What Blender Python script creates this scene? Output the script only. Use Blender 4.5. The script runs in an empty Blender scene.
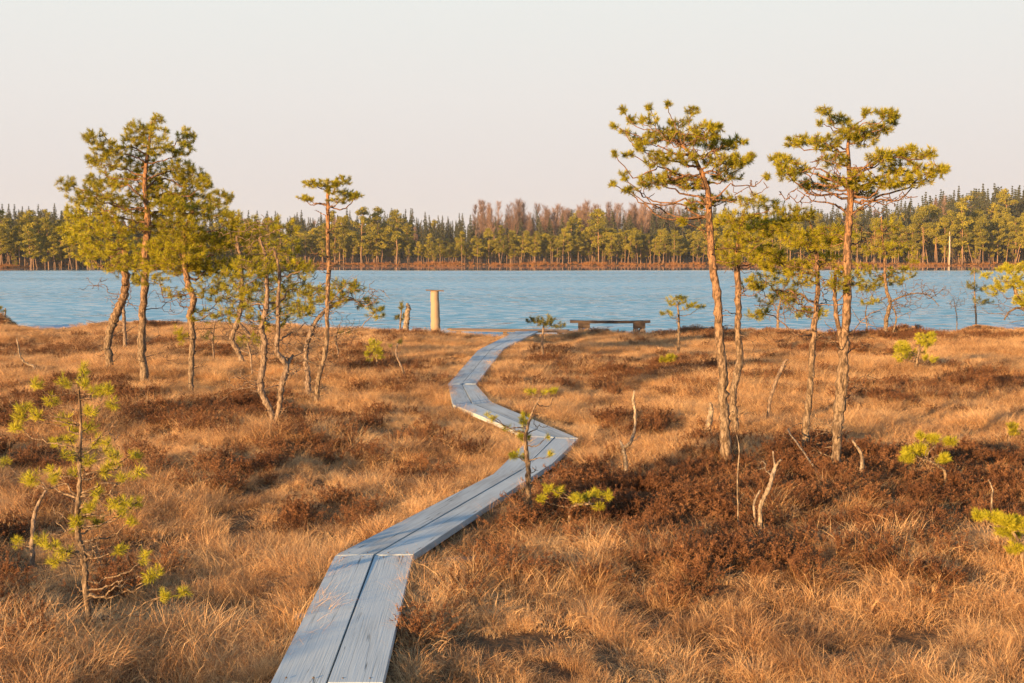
import bpy, math, random
import numpy as np
from mathutils import Vector
from math import radians as R, sin, cos, tan, pi

# ------------------------------------------------------------------ camera, sky, sun, exposure
SC = bpy.context.scene
W, H = 1024, 683
LENS = 42.0
F = LENS / 36.0 * W
HY = 258.0                                   # image row of the horizon
PITCH = math.atan((H / 2 - HY) / F)
CAMZ = 2.2
cam_d = bpy.data.cameras.new('camera'); cam = bpy.data.objects.new('camera', cam_d)
SC.collection.objects.link(cam); SC.camera = cam
cam.location = (0, 0, CAMZ); cam.rotation_euler = (pi / 2 - PITCH, 0, 0)
cam_d.lens = LENS; cam_d.sensor_width = 36; cam_d.clip_start = .1; cam_d.clip_end = 6000

SUN_EL, SUN_AZ = 9.0, 219.0                  # azimuth clockwise from +Y: behind and to the left
sdir = Vector((sin(R(SUN_AZ)) * cos(R(SUN_EL)), cos(R(SUN_AZ)) * cos(R(SUN_EL)), sin(R(SUN_EL))))
sun_d = bpy.data.lights.new('sun', 'SUN'); sun = bpy.data.objects.new('sun', sun_d)
SC.collection.objects.link(sun)
sun_d.energy = 5.0; sun_d.angle = R(.6); sun_d.color = (1.0, .62, .275)
sun.rotation_euler = sdir.to_track_quat('Z', 'Y').to_euler()

world = bpy.data.worlds.new('World'); SC.world = world; world.use_nodes = True
nt = world.node_tree; nt.nodes.clear()
def N(t, ty, **kw):
    n = t.nodes.new(ty)
    for k, v in kw.items(): setattr(n, k, v)
    return n
sky = N(nt, 'ShaderNodeTexSky', sky_type='NISHITA')
sky.sun_disc = False; sky.sun_elevation = R(SUN_EL); sky.sun_rotation = R(SUN_AZ)
sky.air_density = 1.0; sky.dust_density = .6; sky.ozone_density = 2.0
tc = N(nt, 'ShaderNodeTexCoord'); sx = N(nt, 'ShaderNodeSeparateXYZ')
nt.links.new(tc.outputs['Generated'], sx.inputs[0])
ramp = N(nt, 'ShaderNodeValToRGB')           # thin pale haze veil low in the evening sky
cr = ramp.color_ramp
while len(cr.elements) < 6: cr.elements.new(.5)
for e, (p, c) in zip(cr.elements, [(0, (.73, .68, .655)), (.055, (.77, .71, .685)), (.13, (.81, .78, .755)), (.21, (.815, .83, .805)), (.30, (.62, .79, .90)), (.48, (.36, .62, .94))]):
    e.position = p; e.color = (*c, 1)
nt.links.new(sx.outputs['Z'], ramp.inputs[0])
fac = N(nt, 'ShaderNodeMapRange'); fac.inputs['From Min'].default_value = .35; fac.inputs['From Max'].default_value = .75
fac.inputs['To Min'].default_value = 1.0; fac.inputs['To Max'].default_value = .45; fac.interpolation_type = 'SMOOTHSTEP'
nt.links.new(sx.outputs['Z'], fac.inputs['Value'])
bg1 = N(nt, 'ShaderNodeBackground'); bg1.inputs['Strength'].default_value = .08
bg2 = N(nt, 'ShaderNodeBackground'); bg2.inputs['Strength'].default_value = .38
nt.links.new(sky.outputs[0], bg1.inputs[0]); nt.links.new(ramp.outputs[0], bg2.inputs[0])
mx = N(nt, 'ShaderNodeMixShader'); out = N(nt, 'ShaderNodeOutputWorld')
nt.links.new(fac.outputs[0], mx.inputs[0]); nt.links.new(bg1.outputs[0], mx.inputs[1]); nt.links.new(bg2.outputs[0], mx.inputs[2])
nt.links.new(mx.outputs[0], out.inputs[0])

SC.view_settings.view_transform = 'Standard'; SC.view_settings.look = 'None'
SC.view_settings.exposure = 1.42; SC.view_settings.gamma = 1.0
SC.cycles.max_bounces = 6; SC.cycles.diffuse_bounces = 3; SC.cycles.glossy_bounces = 2
SC.cycles.transmission_bounces = 3; SC.cycles.transparent_max_bounces = 4; SC.cycles.volume_bounces = 0

# ------------------------------------------------------------------ pixel -> place helpers
ZP = .12                                     # board tops / mean grass surface
def ray(px, py):
    a = (px - W / 2) / F; b = (H / 2 - py) / F
    return np.array([a, cos(PITCH) + b * sin(PITCH), -sin(PITCH) + b * cos(PITCH)])
def at(px, py, Y):
    r = ray(px, py); return np.array([0, 0, CAMZ]) + r * (Y / r[1])
def G(px, py, z=ZP):
    r = ray(px, py); return np.array([0, 0, CAMZ]) + r * ((z - CAMZ) / r[2])

# ------------------------------------------------------------------ noise
_rs = np.random.RandomState(5); _T = _rs.rand(256, 256)
def vnoise(x, y):
    xi = np.floor(x).astype(int); yi = np.floor(y).astype(int); fx = x - xi; fy = y - yi
    fx = fx * fx * (3 - 2 * fx); fy = fy * fy * (3 - 2 * fy)
    a = _T[xi % 256, yi % 256]; b = _T[(xi + 1) % 256, yi % 256]; c = _T[xi % 256, (yi + 1) % 256]; d = _T[(xi + 1) % 256, (yi + 1) % 256]
    return (a * (1 - fx) + b * fx) * (1 - fy) + (c * (1 - fx) + d * fx) * fy
def fbm(x, y, o=3):
    s = 0; a = .5; t = 0
    for i in range(o):
        s = s + a * vnoise(x + 17.3 * i, y + 9.1 * i); t += a; x = x * 2.03; y = y * 2.03; a *= .5
    return s / t
def smooth(a, b, x):
    t = np.clip((x - a) / (b - a), 0, 1); return t * t * (3 - 2 * t)

# ------------------------------------------------------------------ boardwalk outline (image rows on the plank plane)
BW = [((252, 735), (375, 735)), ((270, 683), (383, 683)), ((335, 556), (413, 554)), ((492, 475), (551, 464)), ((531, 437), (578, 438)),
      ((453, 405), (492, 403)), ((448, 384), (476, 384)), ((478, 350), (504, 348)), ((516, 331), (538, 331))]
BWL = np.array([G(*a)[:2] for a, b in BW]); BWR = np.array([G(*b)[:2] for a, b in BW])
def near_extend(A):                          # carry the first segment on past the camera
    d = A[1] - A[2]; d = d / np.linalg.norm(d); A = A.copy(); A[0] = A[1] + d * 7.5; return A
BWL = near_extend(BWL); BWR = near_extend(BWR)
BWC = (BWL + BWR) / 2
def seg_dist(x, y, A):
    d = np.full(np.shape(x), 1e9)
    for i in range(len(A) - 1):
        ax, ay = A[i]; bx, by = A[i + 1]; dx, dy = bx - ax, by - ay
        t = np.clip(((x - ax) * dx + (y - ay) * dy) / (dx * dx + dy * dy), 0, 1)
        d = np.minimum(d, np.hypot(x - ax - t * dx, y - ay - t * dy))
    return d

# ------------------------------------------------------------------ terrain
WATER_Z = -.22
shore_px = [(-600, 316), (-150, 315), (0, 319), (30, 324), (50, 329), (62, 329), (80, 323), (120, 321), (200, 321), (300, 322), (390, 326), (436, 328), (540, 329), (650, 329), (760, 327),
            (860, 326), (900, 328), (940, 331), (960, 326), (1024, 326), (1200, 322), (1700, 318)]
_sp = np.array([G(a, b)[:2] for a, b in shore_px])
def shoreY(x):
    return np.interp(x, _sp[:, 0], _sp[:, 1]) + .4 + 1.3 * (fbm(x * .6 + 3, x * 0 + 1.5) - .5)
_fx = [(0, 268.4), (110, 266.7), (300, 266.2), (700, 266), (1024, 266)]
_fp = np.array([G(a, b, WATER_Z)[:2] for a, b in _fx])
def farY(x):
    return np.interp(x, _fp[:, 0], _fp[:, 1]) + 5 * (fbm(x * .06, x * 0 + 7.5) - .5)
mounds = [(975, 325, .95, .62), (1022, 325, .9, .4), (10, 319, 1.7, .5), (90, 322, 1.0, .14), (905, 329, .8, .3), (700, 330, .8, .12), (262, 330, 1.6, .1), (550, 352, .5, .1), (405, 327, .5, .14),
          (85, 380, 1.3, .12), (270, 440, .6, .1), (725, 462, .6, .1), (838, 475, .7, .1), (890, 372, .8, .08), (668, 360, .5, .08), (40, 640, .6, .1), (830, 540, 1.0, .08)]
_md = [(G(a, b)[0], G(a, b)[1], r, h) for a, b, r, h in mounds]
def height(x, y):
    x = np.asarray(x, float); y = np.asarray(y, float)
    z = .26 * (fbm(x * .22, y * .22, 3) - .5) + .27 * (fbm(x * .85 + 40, y * .85 + 11, 3) - .5) - .01
    near = smooth(.75, .25, seg_dist(x, y, BWC))
    z = z * (1 - near) + (.035 + .15 * np.minimum(z, 0)) * near
    d = shoreY(x) - y
    k = smooth(-.7, 1.2, d)
    z = z * k + (1 - k) * -.9
    for mx_, my_, r, h in _md:
        z = z + h * np.exp(-((x - mx_) ** 2 + (y - my_) ** 2) / (r * r))
    df = y - farY(x)
    hill = 4.5 * smooth(12, 120, df) + 15 * smooth(40, 260, df) * smooth(80, 330, x * 370 / np.maximum(y, 370)) + 3 * smooth(20, 160, df) * smooth(0, 60, x) * smooth(140, 60, x)
    far = .25 + .5 * smooth(0, 12, df) + hill + 1.0 * (fbm(x * .03, y * .03) - .5) * smooth(10, 60, df)
    kf = smooth(-3, 3, df)
    return z * (1 - kf) + (WATER_Z - .6 * (1 - kf) + far) * kf if True else z
def gz(x, y): return float(height(np.array([x]), np.array([y]))[0])

# ------------------------------------------------------------------ mesh helpers
def mesh_from(name, verts, faces, mat=None, smooth_=True, attrs=None, uvs=None):
    """verts (n,3); faces: list of arrays, each (m,3) or (m,4)"""
    me = bpy.data.meshes.new(name)
    V = np.asarray(verts, np.float32).reshape(-1, 3)
    fs = [np.asarray(f, np.int32) for f in faces if len(f)]
    nf = sum(len(f) for f in fs)
    me.vertices.add(len(V)); me.vertices.foreach_set('co', V.ravel())
    loops = np.concatenate([f.ravel() for f in fs]); sizes = np.concatenate([np.full(len(f), f.shape[1], np.int32) for f in fs])
    me.loops.add(len(loops)); me.loops.foreach_set('vertex_index', loops)
    me.polygons.add(nf)
    st = np.concatenate([[0], np.cumsum(sizes)[:-1]]).astype(np.int32)
    me.polygons.foreach_set('loop_start', st); me.polygons.foreach_set('loop_total', sizes)
    me.update(calc_edges=True)
    me.polygons.foreach_set('use_smooth', np.full(nf, smooth_))
    if attrs:
        for k, v in attrs.items():
            a = me.attributes.new(k, 'FLOAT', 'POINT'); a.data.foreach_set('value', np.asarray(v, np.float32))
    if uvs is not None:
        uv = me.uv_layers.new(name='UVMap'); uv.data.foreach_set('uv', np.asarray(uvs, np.float32)[loops].ravel())
    if mat: me.materials.append(mat)
    return me
def link(name, me, parent=None, loc=None):
    o = bpy.data.objects.new(name, me); SC.collection.objects.link(o)
    if parent: o.parent = parent
    if loc is not None: o.location = loc
    return o
def tag(o, label=None, cat=None, group=None, kind=None):
    if label: o['label'] = label
    if cat: o['category'] = cat
    if group: o['group'] = group
    if kind: o['kind'] = kind
    return o
def empty(name, loc):
    o = bpy.data.objects.new(name, None); SC.collection.objects.link(o); o.location = loc; o.empty_display_size = .2; return o

class Tubes:
    def __init__(s): s.V = []; s.Q = []; s.T = []; s.n = 0; s.A = []
    def add(s, pts, rad, k=6, tint=0., rough=0., rng=None, cap=True):
        pts = np.asarray(pts, float); rad = np.asarray(rad, float); n = len(pts)
        t = np.gradient(pts, axis=0); t /= np.linalg.norm(t, axis=1)[:, None] + 1e-9
        ref = np.array([.31, .95, .05]) if abs(t[0][2]) > .5 else np.array([0.05, .1, 1.])
        u = np.cross(t, ref); u /= np.linalg.norm(u, axis=1)[:, None] + 1e-9; v = np.cross(t, u)
        a = np.arange(k) * 2 * pi / k
        rr = rad[:, None] * np.ones((n, k))
        if rough and rng is not None: rr = rr * (1 + rough * (rng.rand(n, k) - .5) * 2)
        ring = pts[:, None, :] + rr[:, :, None] * (np.cos(a)[None, :, None] * u[:, None, :] + np.sin(a)[None, :, None] * v[:, None, :])
        s.V.append(ring.reshape(-1, 3)); s.A.append(np.full(n * k, tint))
        i = np.arange(n - 1)[:, None] * k; j = np.arange(k)[None, :]; j2 = (j + 1) % k
        q = np.stack([i + j, i + j2, i + k + j2, i + k + j], -1).reshape(-1, 4) + s.n
        s.Q.append(q); s.n += n * k
        if cap:
            s.V.append(pts[[0, -1]]); s.A.append(np.full(2, tint)); c0 = s.n; c1 = s.n + 1; s.n += 2
            b = c0 - n * k; jj = np.arange(k); jn = (jj + 1) % k
            s.T.append(np.stack([b + jn, b + jj, np.full(k, c0)], -1)); e = b + (n - 1) * k
            s.T.append(np.stack([e + jj, e + jn, np.full(k, c1)], -1))
    def mesh(s, name, mat):
        return mesh_from(name, np.concatenate(s.V), [np.concatenate(s.Q)] + ([np.concatenate(s.T)] if s.T else []), mat, True, {'tint': np.concatenate(s.A)})

def catmull(P, n):
    P = np.asarray(P, float); Q = np.vstack([2 * P[0] - P[1], P, 2 * P[-1] - P[-2]]); o = []
    for i in range(1, len(Q) - 2):
        for t in np.linspace(0, 1, n, endpoint=False):
            a, b, c, d = Q[i - 1], Q[i], Q[i + 1], Q[i + 2]
            o.append(.5 * (2 * b + (c - a) * t + (2 * a - 5 * b + 4 * c - d) * t * t + (3 * b - a - 3 * c + d) * t ** 3))
    o.append(P[-1]); return np.array(o)

# ------------------------------------------------------------------ materials
def newmat(name):
    m = bpy.data.materials.new(name); m.use_nodes = True; t = m.node_tree; t.nodes.clear()
    o = N(t, 'ShaderNodeOutputMaterial'); return m, t, o
def ramp_node(t, stops):
    r = N(t, 'ShaderNodeValToRGB'); e = r.color_ramp.elements
    while len(e) < len(stops): e.new(.5)
    for x, (p, c) in zip(e, stops): x.position = p; x.color = (*c, 1)
    return r
def leaf_material(name, stops, trans=.35, patch=None, patch_scale=.5, patch_amt=.6, tint_amt=1.0, rough=.6, spec=.25, inst=True):
    """thin plant matter; colour from a random tint per tuft, per instance, and a world-space patch noise"""
    m, t, o = newmat(name); L = t.links.new
    at_ = N(t, 'ShaderNodeAttribute', attribute_name='tint'); oi = N(t, 'ShaderNodeObjectInfo')
    geo = N(t, 'ShaderNodeNewGeometry'); no = N(t, 'ShaderNodeTexNoise'); no.inputs['Scale'].default_value = patch_scale; no.inputs['Detail'].default_value = 3
    L(geo.outputs['Position'], no.inputs['Vector'])
    a = N(t, 'ShaderNodeMath', operation='MULTIPLY'); a.inputs[1].default_value = .5 * tint_amt; L(at_.outputs['Fac'], a.inputs[0])
    b = N(t, 'ShaderNodeMath', operation='MULTIPLY_ADD'); b.inputs[1].default_value = .3 if inst else 0; L(oi.outputs['Random'], b.inputs[0]); L(a.outputs[0], b.inputs[2])
    c = N(t, 'ShaderNodeMath', operation='MULTIPLY_ADD'); c.inputs[1].default_value = patch_amt; L(no.outputs['Fac'], c.inputs[0]); L(b.outputs[0], c.inputs[2])
    d = N(t, 'ShaderNodeMath', operation='SUBTRACT'); d.inputs[1].default_value = patch_amt * .5 - (.1 if not inst else 0); L(c.outputs[0], d.inputs[0])
    rp = ramp_node(t, stops); L(d.outputs[0], rp.inputs[0])
    p = N(t, 'ShaderNodeBsdfPrincipled'); p.inputs['Roughness'].default_value = rough; p.inputs['Specular IOR Level'].default_value = spec
    L(rp.outputs[0], p.inputs['Base Color'])
    tr = N(t, 'ShaderNodeBsdfTranslucent'); L(rp.outputs[0], tr.inputs['Color'])
    mx = N(t, 'ShaderNodeMixShader'); mx.inputs[0].default_value = trans
    L(p.outputs[0], mx.inputs[1]); L(tr.outputs[0], mx.inputs[2]); L(mx.outputs[0], o.inputs[0]); return m
M = {}
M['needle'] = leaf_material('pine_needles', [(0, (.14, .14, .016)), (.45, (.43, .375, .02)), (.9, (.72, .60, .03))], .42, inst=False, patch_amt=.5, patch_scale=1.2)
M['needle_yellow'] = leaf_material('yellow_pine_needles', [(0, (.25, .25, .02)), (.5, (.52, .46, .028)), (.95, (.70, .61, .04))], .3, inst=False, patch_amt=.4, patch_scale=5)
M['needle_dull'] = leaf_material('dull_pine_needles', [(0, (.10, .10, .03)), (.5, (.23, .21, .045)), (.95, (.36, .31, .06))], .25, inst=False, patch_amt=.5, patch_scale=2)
M['far_needle'] = leaf_material('far_pine_foliage', [(0, (.06, .065, .012)), (.45, (.26, .22, .018)), (.95, (.54, .42, .03))], .2, patch_amt=.7, patch_scale=.06)
M['far_spruce'] = leaf_material('spruce_foliage', [(0, (.03, .038, .02)), (.5, (.065, .07, .03)), (.95, (.12, .11, .04))], .1, patch_amt=.5, patch_scale=.05)
M['far_birch'] = leaf_material('bare_twigs', [(0, (.14, .085, .065)), (.5, (.28, .175, .13)), (.95, (.40, .27, .20))], .1, patch_amt=.5, patch_scale=.05)
M['grass'] = leaf_material('dry_sedge', [(0, (.10, .055, .032)), (.25, (.31, .155, .07)), (.5, (.62, .335, .14)), (.85, (.86, .575, .29))], .3, tint_amt=1.5, patch_amt=.95, patch_scale=.9, spec=.2)
M['heather'] = leaf_material('heather_twigs', [(0, (.05, .022, .012)), (.4, (.165, .072, .034)), (.75, (.36, .18, .08)), (1, (.48, .28, .13))], .15, patch_amt=.6, patch_scale=1.5, spec=.15)
M['reed'] = leaf_material('dry_reeds', [(0, (.22, .09, .03)), (.5, (.42, .19, .065)), (1, (.55, .30, .11))], .3, patch_amt=.8, patch_scale=.12)

def bark_material(name, low, mid, high, z0=1.0, z1=3.0):
    m, t, o = newmat(name); L = t.links.new
    tcn = N(t, 'ShaderNodeTexCoord'); geo = N(t, 'ShaderNodeNewGeometry')
    mp = N(t, 'ShaderNodeMapping'); mp.inputs['Scale'].default_value = (42, 42, 13); L(tcn.outputs['Object'], mp.inputs[0])
    n1 = N(t, 'ShaderNodeTexNoise'); n1.inputs['Scale'].default_value = 1; n1.inputs['Detail'].default_value = 6; L(mp.outputs[0], n1.inputs['Vector'])
    vo = N(t, 'ShaderNodeTexVoronoi', feature='DISTANCE_TO_EDGE'); vo.inputs['Scale'].default_value = 1.3; L(mp.outputs[0], vo.inputs['Vector'])
    sp = N(t, 'ShaderNodeSeparateXYZ'); L(geo.outputs['Position'], sp.inputs[0])
    mr = N(t, 'ShaderNodeMapRange'); mr.inputs['From Min'].default_value = z0; mr.inputs['From Max'].default_value = z1; L(sp.outputs['Z'], mr.inputs['Value'])
    m1 = N(t, 'ShaderNodeMix', data_type='RGBA'); m1.inputs[6].default_value = (*low, 1); m1.inputs[7].default_value = (*high, 1); L(mr.outputs[0], m1.inputs[0])
    m2 = N(t, 'ShaderNodeMix', data_type='RGBA'); m2.inputs[7].default_value = (*mid, 1); L(m1.outputs[2], m2.inputs[6])
    rr = N(t, 'ShaderNodeMapRange'); rr.inputs['From Min'].default_value = .44; rr.inputs['From Max'].default_value = .56; rr.inputs['To Max'].default_value = .9; L(n1.outputs['Fac'], rr.inputs['Value']); L(rr.outputs[0], m2.inputs[0])
    m3 = N(t, 'ShaderNodeMix', data_type='RGBA', blend_type='MULTIPLY'); m3.inputs[0].default_value = .7
    cr_ = N(t, 'ShaderNodeMapRange'); cr_.inputs['From Max'].default_value = .12; cr_.inputs['To Min'].default_value = .35; L(vo.outputs['Distance'], cr_.inputs['Value'])
    L(m2.outputs[2], m3.inputs[6]); L(cr_.outputs[0], m3.inputs[7])
    p = N(t, 'ShaderNodeBsdfPrincipled'); p.inputs['Roughness'].default_value = .85; p.inputs['Specular IOR Level'].default_value = .15; L(m3.outputs[2], p.inputs['Base Color'])
    bu = N(t, 'ShaderNodeBump'); bu.inputs['Strength'].default_value = 1.; bu.inputs['Distance'].default_value = .02; L(n1.outputs['Fac'], bu.inputs['Height']); L(bu.outputs[0], p.inputs['Normal'])
    L(p.outputs[0], o.inputs[0]); return m
M['bark'] = bark_material('pine_bark', (.27, .195, .13), (.10, .065, .042), (.36, .18, .085), .9, 2.8)
M['branch'] = bark_material('branch_bark', (.19, .125, .085), (.12, .075, .05), (.26, .14, .08), 1., 2.6)
M['bark_far'] = bark_material('far_bark', (.30, .19, .12), (.24, .15, .10), (.42, .22, .10), 1, 9)
M['bark_grey'] = bark_material('grey_bark', (.30, .22, .16), (.15, .10, .07), (.28, .18, .12))
M['dead'] = bark_material('bleached_deadwood', (.36, .28, .20), (.18, .13, .09), (.42, .33, .24), 0, 1.5)
M['pale'] = bark_material('pale_far_deadwood', (.62, .50, .38), (.45, .34, .25), (.62, .50, .38), 0, 8)

def plank_material(name, base, dark, crack=1.):
    m, t, o = newmat(name); L = t.links.new
    uv = N(t, 'ShaderNodeUVMap'); oi = N(t, 'ShaderNodeObjectInfo'); geo = N(t, 'ShaderNodeNewGeometry')
    ad = N(t, 'ShaderNodeVectorMath', operation='ADD'); cb = N(t, 'ShaderNodeCombineXYZ')
    mu = N(t, 'ShaderNodeMath', operation='MULTIPLY'); mu.inputs[1].default_value = 37.; L(oi.outputs['Random'], mu.inputs[0]); L(mu.outputs[0], cb.inputs[2])
    L(uv.outputs[0], ad.inputs[0]); L(cb.outputs[0], ad.inputs[1])
    def nz(scale, sc, det=5, dist=0.):
        mp = N(t, 'ShaderNodeMapping'); mp.inputs['Scale'].default_value = sc; L(ad.outputs[0], mp.inputs[0])
        n = N(t, 'ShaderNodeTexNoise'); n.inputs['Scale'].default_value = scale; n.inputs['Detail'].default_value = det; n.inputs['Distortion'].default_value = dist; L(mp.outputs[0], n.inputs['Vector']); return n
    grain = nz(1, (3, 110, 1), 4, .3); blot = nz(1, (1.6, 7, 1), 4); crk = nz(1, (.28, 15, 1), 3, .25); fine = nz(1, (60, 60, 1), 2)
    base_r = ramp_node(t, [(.25, dark), (.55, base), (.8, tuple(min(1, c * 1.18) for c in base))])
    s1 = N(t, 'ShaderNodeMath', operation='MULTIPLY_ADD'); s1.inputs[1].default_value = .5; L(grain.outputs['Fac'], s1.inputs[0])
    s2 = N(t, 'ShaderNodeMath', operation='MULTIPLY_ADD'); s2.inputs[1].default_value = .45; L(blot.outputs['Fac'], s2.inputs[0])
    s3 = N(t, 'ShaderNodeMath', operation='MULTIPLY'); s3.inputs[1].default_value = .2; L(oi.outputs['Random'], s3.inputs[0])
    L(s3.outputs[0], s2.inputs[2]); L(s2.outputs[0], s1.inputs[2]); L(s1.outputs[0], base_r.inputs[0])
    cm = N(t, 'ShaderNodeMath', operation='SUBTRACT'); cm.inputs[1].default_value = .5; L(crk.outputs['Fac'], cm.inputs[0])
    ca = N(t, 'ShaderNodeMath', operation='ABSOLUTE'); L(cm.outputs[0], ca.inputs[0])
    cr2 = N(t, 'ShaderNodeMapRange'); cr2.inputs['From Min'].default_value = .002; cr2.inputs['From Max'].default_value = .012; cr2.inputs['To Min'].default_value = .35; L(ca.outputs[0], cr2.inputs['Value'])
    gate = nz(1, (.9, 5, 1), 1); gr = N(t, 'ShaderNodeMapRange'); gr.inputs['From Min'].default_value = .45; gr.inputs['From Max'].default_value = .55; L(gate.outputs['Fac'], gr.inputs['Value'])
    mxc = N(t, 'ShaderNodeMix', data_type='FLOAT'); mxc.inputs[2].default_value = 1.; L(gr.outputs[0], mxc.inputs[0]); L(cr2.outputs[0], mxc.inputs[3])
    mm = N(t, 'ShaderNodeMix', data_type='RGBA', blend_type='MULTIPLY'); mm.inputs[0].default_value = crack; L(base_r.outputs[0], mm.inputs[6]); L(mxc.outputs[0], mm.inputs[7])
    p = N(t, 'ShaderNodeBsdfPrincipled'); p.inputs['Roughness'].default_value = .75; p.inputs['Specular IOR Level'].default_value = .25; L(mm.outputs[2], p.inputs['Base Color'])
    hs = N(t, 'ShaderNodeMath', operation='MULTIPLY'); L(grain.outputs['Fac'], hs.inputs[0]); L(mxc.outputs[0], hs.inputs[1])
    bu = N(t, 'ShaderNodeBump'); bu.inputs['Strength'].default_value = .45; bu.inputs['Distance'].default_value = .004; L(hs.outputs[0], bu.inputs['Height']); L(bu.outputs[0], p.inputs['Normal'])
    L(p.outputs[0], o.inputs[0]); return m
M['plank'] = plank_material('weathered_planks', (.385, .435, .46), (.20, .205, .205))
M['plank_dark'] = plank_material('dark_bench_wood', (.075, .052, .04), (.035, .026, .02))
M['plank_brown'] = plank_material('brown_old_wood', (.17, .115, .08), (.09, .06, .042))
M['post_wood'] = plank_material('peeled_post_wood', (.32, .23, .155), (.18, .12, .08), .6)

# ground material
m, t, o = newmat('bog_ground'); L = t.links.new
geo = N(t, 'ShaderNodeNewGeometry')
n1 = N(t, 'ShaderNodeTexNoise'); n1.inputs['Scale'].default_value = .9; n1.inputs['Detail'].default_value = 8; L(geo.outputs['Position'], n1.inputs['Vector'])
n2 = N(t, 'ShaderNodeTexNoise'); n2.inputs['Scale'].default_value = 14; n2.inputs['Detail'].default_value = 6; L(geo.outputs['Position'], n2.inputs['Vector'])
r1 = ramp_node(t, [(.3, (.055, .030, .016)), (.5, (.12, .065, .032)), (.7, (.20, .115, .055))])
ad = N(t, 'ShaderNodeMath', operation='MULTIPLY_ADD'); ad.inputs[1].default_value = .5
ad2 = N(t, 'ShaderNodeMath', operation='MULTIPLY'); ad2.inputs[1].default_value = .5
L(n2.outputs['Fac'], ad2.inputs[0]); L(n1.outputs['Fac'], ad.inputs[0]); L(ad2.outputs[0], ad.inputs[2]); L(ad.outputs[0], r1.inputs[0])
p = N(t, 'ShaderNodeBsdfPrincipled'); p.inputs['Roughness'].default_value = .95; p.inputs['Specular IOR Level'].default_value = .1; L(r1.outputs[0], p.inputs['Base Color'])
bu = N(t, 'ShaderNodeBump'); bu.inputs['Distance'].default_value = .06; bu.inputs['Strength'].default_value = .8; L(n2.outputs['Fac'], bu.inputs['Height']); L(bu.outputs[0], p.inputs['Normal'])
L(p.outputs[0], o.inputs[0]); M['ground'] = m

# water
m, t, o = newmat('lake_water'); L = t.links.new
geo = N(t, 'ShaderNodeNewGeometry'); mp = N(t, 'ShaderNodeMapping'); mp.inputs['Scale'].default_value = (.55, 1.0, 1); mp.inputs['Rotation'].default_value = (0, 0, R(12)); L(geo.outputs['Position'], mp.inputs[0])
wa = N(t, 'ShaderNodeTexNoise'); wa.inputs['Scale'].default_value = 1.7; wa.inputs['Detail'].default_value = 5; wa.inputs['Roughness'].default_value = .55; L(mp.outputs[0], wa.inputs['Vector'])
wb = N(t, 'ShaderNodeTexNoise'); wb.inputs['Scale'].default_value = .02; wb.inputs['Detail'].default_value = 3; L(geo.outputs['Position'], wb.inputs['Vector'])
sp = N(t, 'ShaderNodeSeparateXYZ'); L(geo.outputs['Position'], sp.inputs[0])
calm = N(t, 'ShaderNodeMapRange'); calm.interpolation_type = 'SMOOTHSTEP'; calm.inputs['From Min'].default_value = 205; calm.inputs['From Max'].default_value = 245; calm.inputs['To Min'].default_value = 1; calm.inputs['To Max'].default_value = .02
wob = N(t, 'ShaderNodeMath', operation='MULTIPLY_ADD'); wob.inputs[1].default_value = 60; L(wb.outputs['Fac'], wob.inputs[0]); L(sp.outputs['Y'], wob.inputs[2])
wo2 = N(t, 'ShaderNodeMath', operation='SUBTRACT'); wo2.inputs[1].default_value = 30; L(wob.outputs[0], wo2.inputs[0]); L(wo2.outputs[0], calm.inputs['Value'])
wc = N(t, 'ShaderNodeVectorMath', operation='SUBTRACT'); wc.inputs[1].default_value = (.5, .5, .5); L(wa.outputs['Color'], wc.inputs[0])
wm = N(t, 'ShaderNodeVectorMath', operation='MULTIPLY'); wm.inputs[1].default_value = (.55, 1.6, 0); L(wc.outputs[0], wm.inputs[0])
wsc = N(t, 'ShaderNodeVectorMath', operation='SCALE'); L(wm.outputs[0], wsc.inputs[0])
gmp = N(t, 'ShaderNodeMapping'); gmp.inputs['Scale'].default_value = (.012, .05, 1); L(geo.outputs['Position'], gmp.inputs[0])
gu = N(t, 'ShaderNodeTexNoise'); gu.inputs['Scale'].default_value = 1.; gu.inputs['Detail'].default_value = 4; L(gmp.outputs[0], gu.inputs['Vector'])
gm = N(t, 'ShaderNodeMapRange'); gm.inputs['From Min'].default_value = .35; gm.inputs['From Max'].default_value = .65; gm.inputs['To Min'].default_value = .45; gm.inputs['To Max'].default_value = 1.3; L(gu.outputs['Fac'], gm.inputs['Value'])
gk = N(t, 'ShaderNodeMath', operation='MULTIPLY'); L(gm.outputs[0], gk.inputs[0]); L(calm.outputs[0], gk.inputs[1]); L(gk.outputs[0], wsc.inputs['Scale'])
wn = N(t, 'ShaderNodeVectorMath', operation='ADD'); wn.inputs[1].default_value = (0, 0, 1)
wl = N(t, 'ShaderNodeVectorMath', operation='SCALE'); wl.inputs[0].default_value = (0, -.15, 0); L(calm.outputs[0], wl.inputs['Scale']); wk = N(t, 'ShaderNodeVectorMath', operation='ADD'); L(wl.outputs[0], wk.inputs[0]); L(wsc.outputs[0], wk.inputs[1]); L(wk.outputs[0], wn.inputs[0])
bu = N(t, 'ShaderNodeVectorMath', operation='NORMALIZE'); L(wn.outputs[0], bu.inputs[0])
p = N(t, 'ShaderNodeBsdfPrincipled'); p.inputs['Base Color'].default_value = (.09, .23, .33, 1); rgh = N(t, 'ShaderNodeMapRange'); rgh.inputs['To Min'].default_value = .01; rgh.inputs['To Max'].default_value = .12; L(calm.outputs[0], rgh.inputs['Value']); L(rgh.outputs[0], p.inputs['Roughness']); p.inputs['IOR'].default_value = 1.33
L(bu.outputs[0], p.inputs['Normal']); L(p.outputs[0], o.inputs[0]); M['water'] = m

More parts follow.
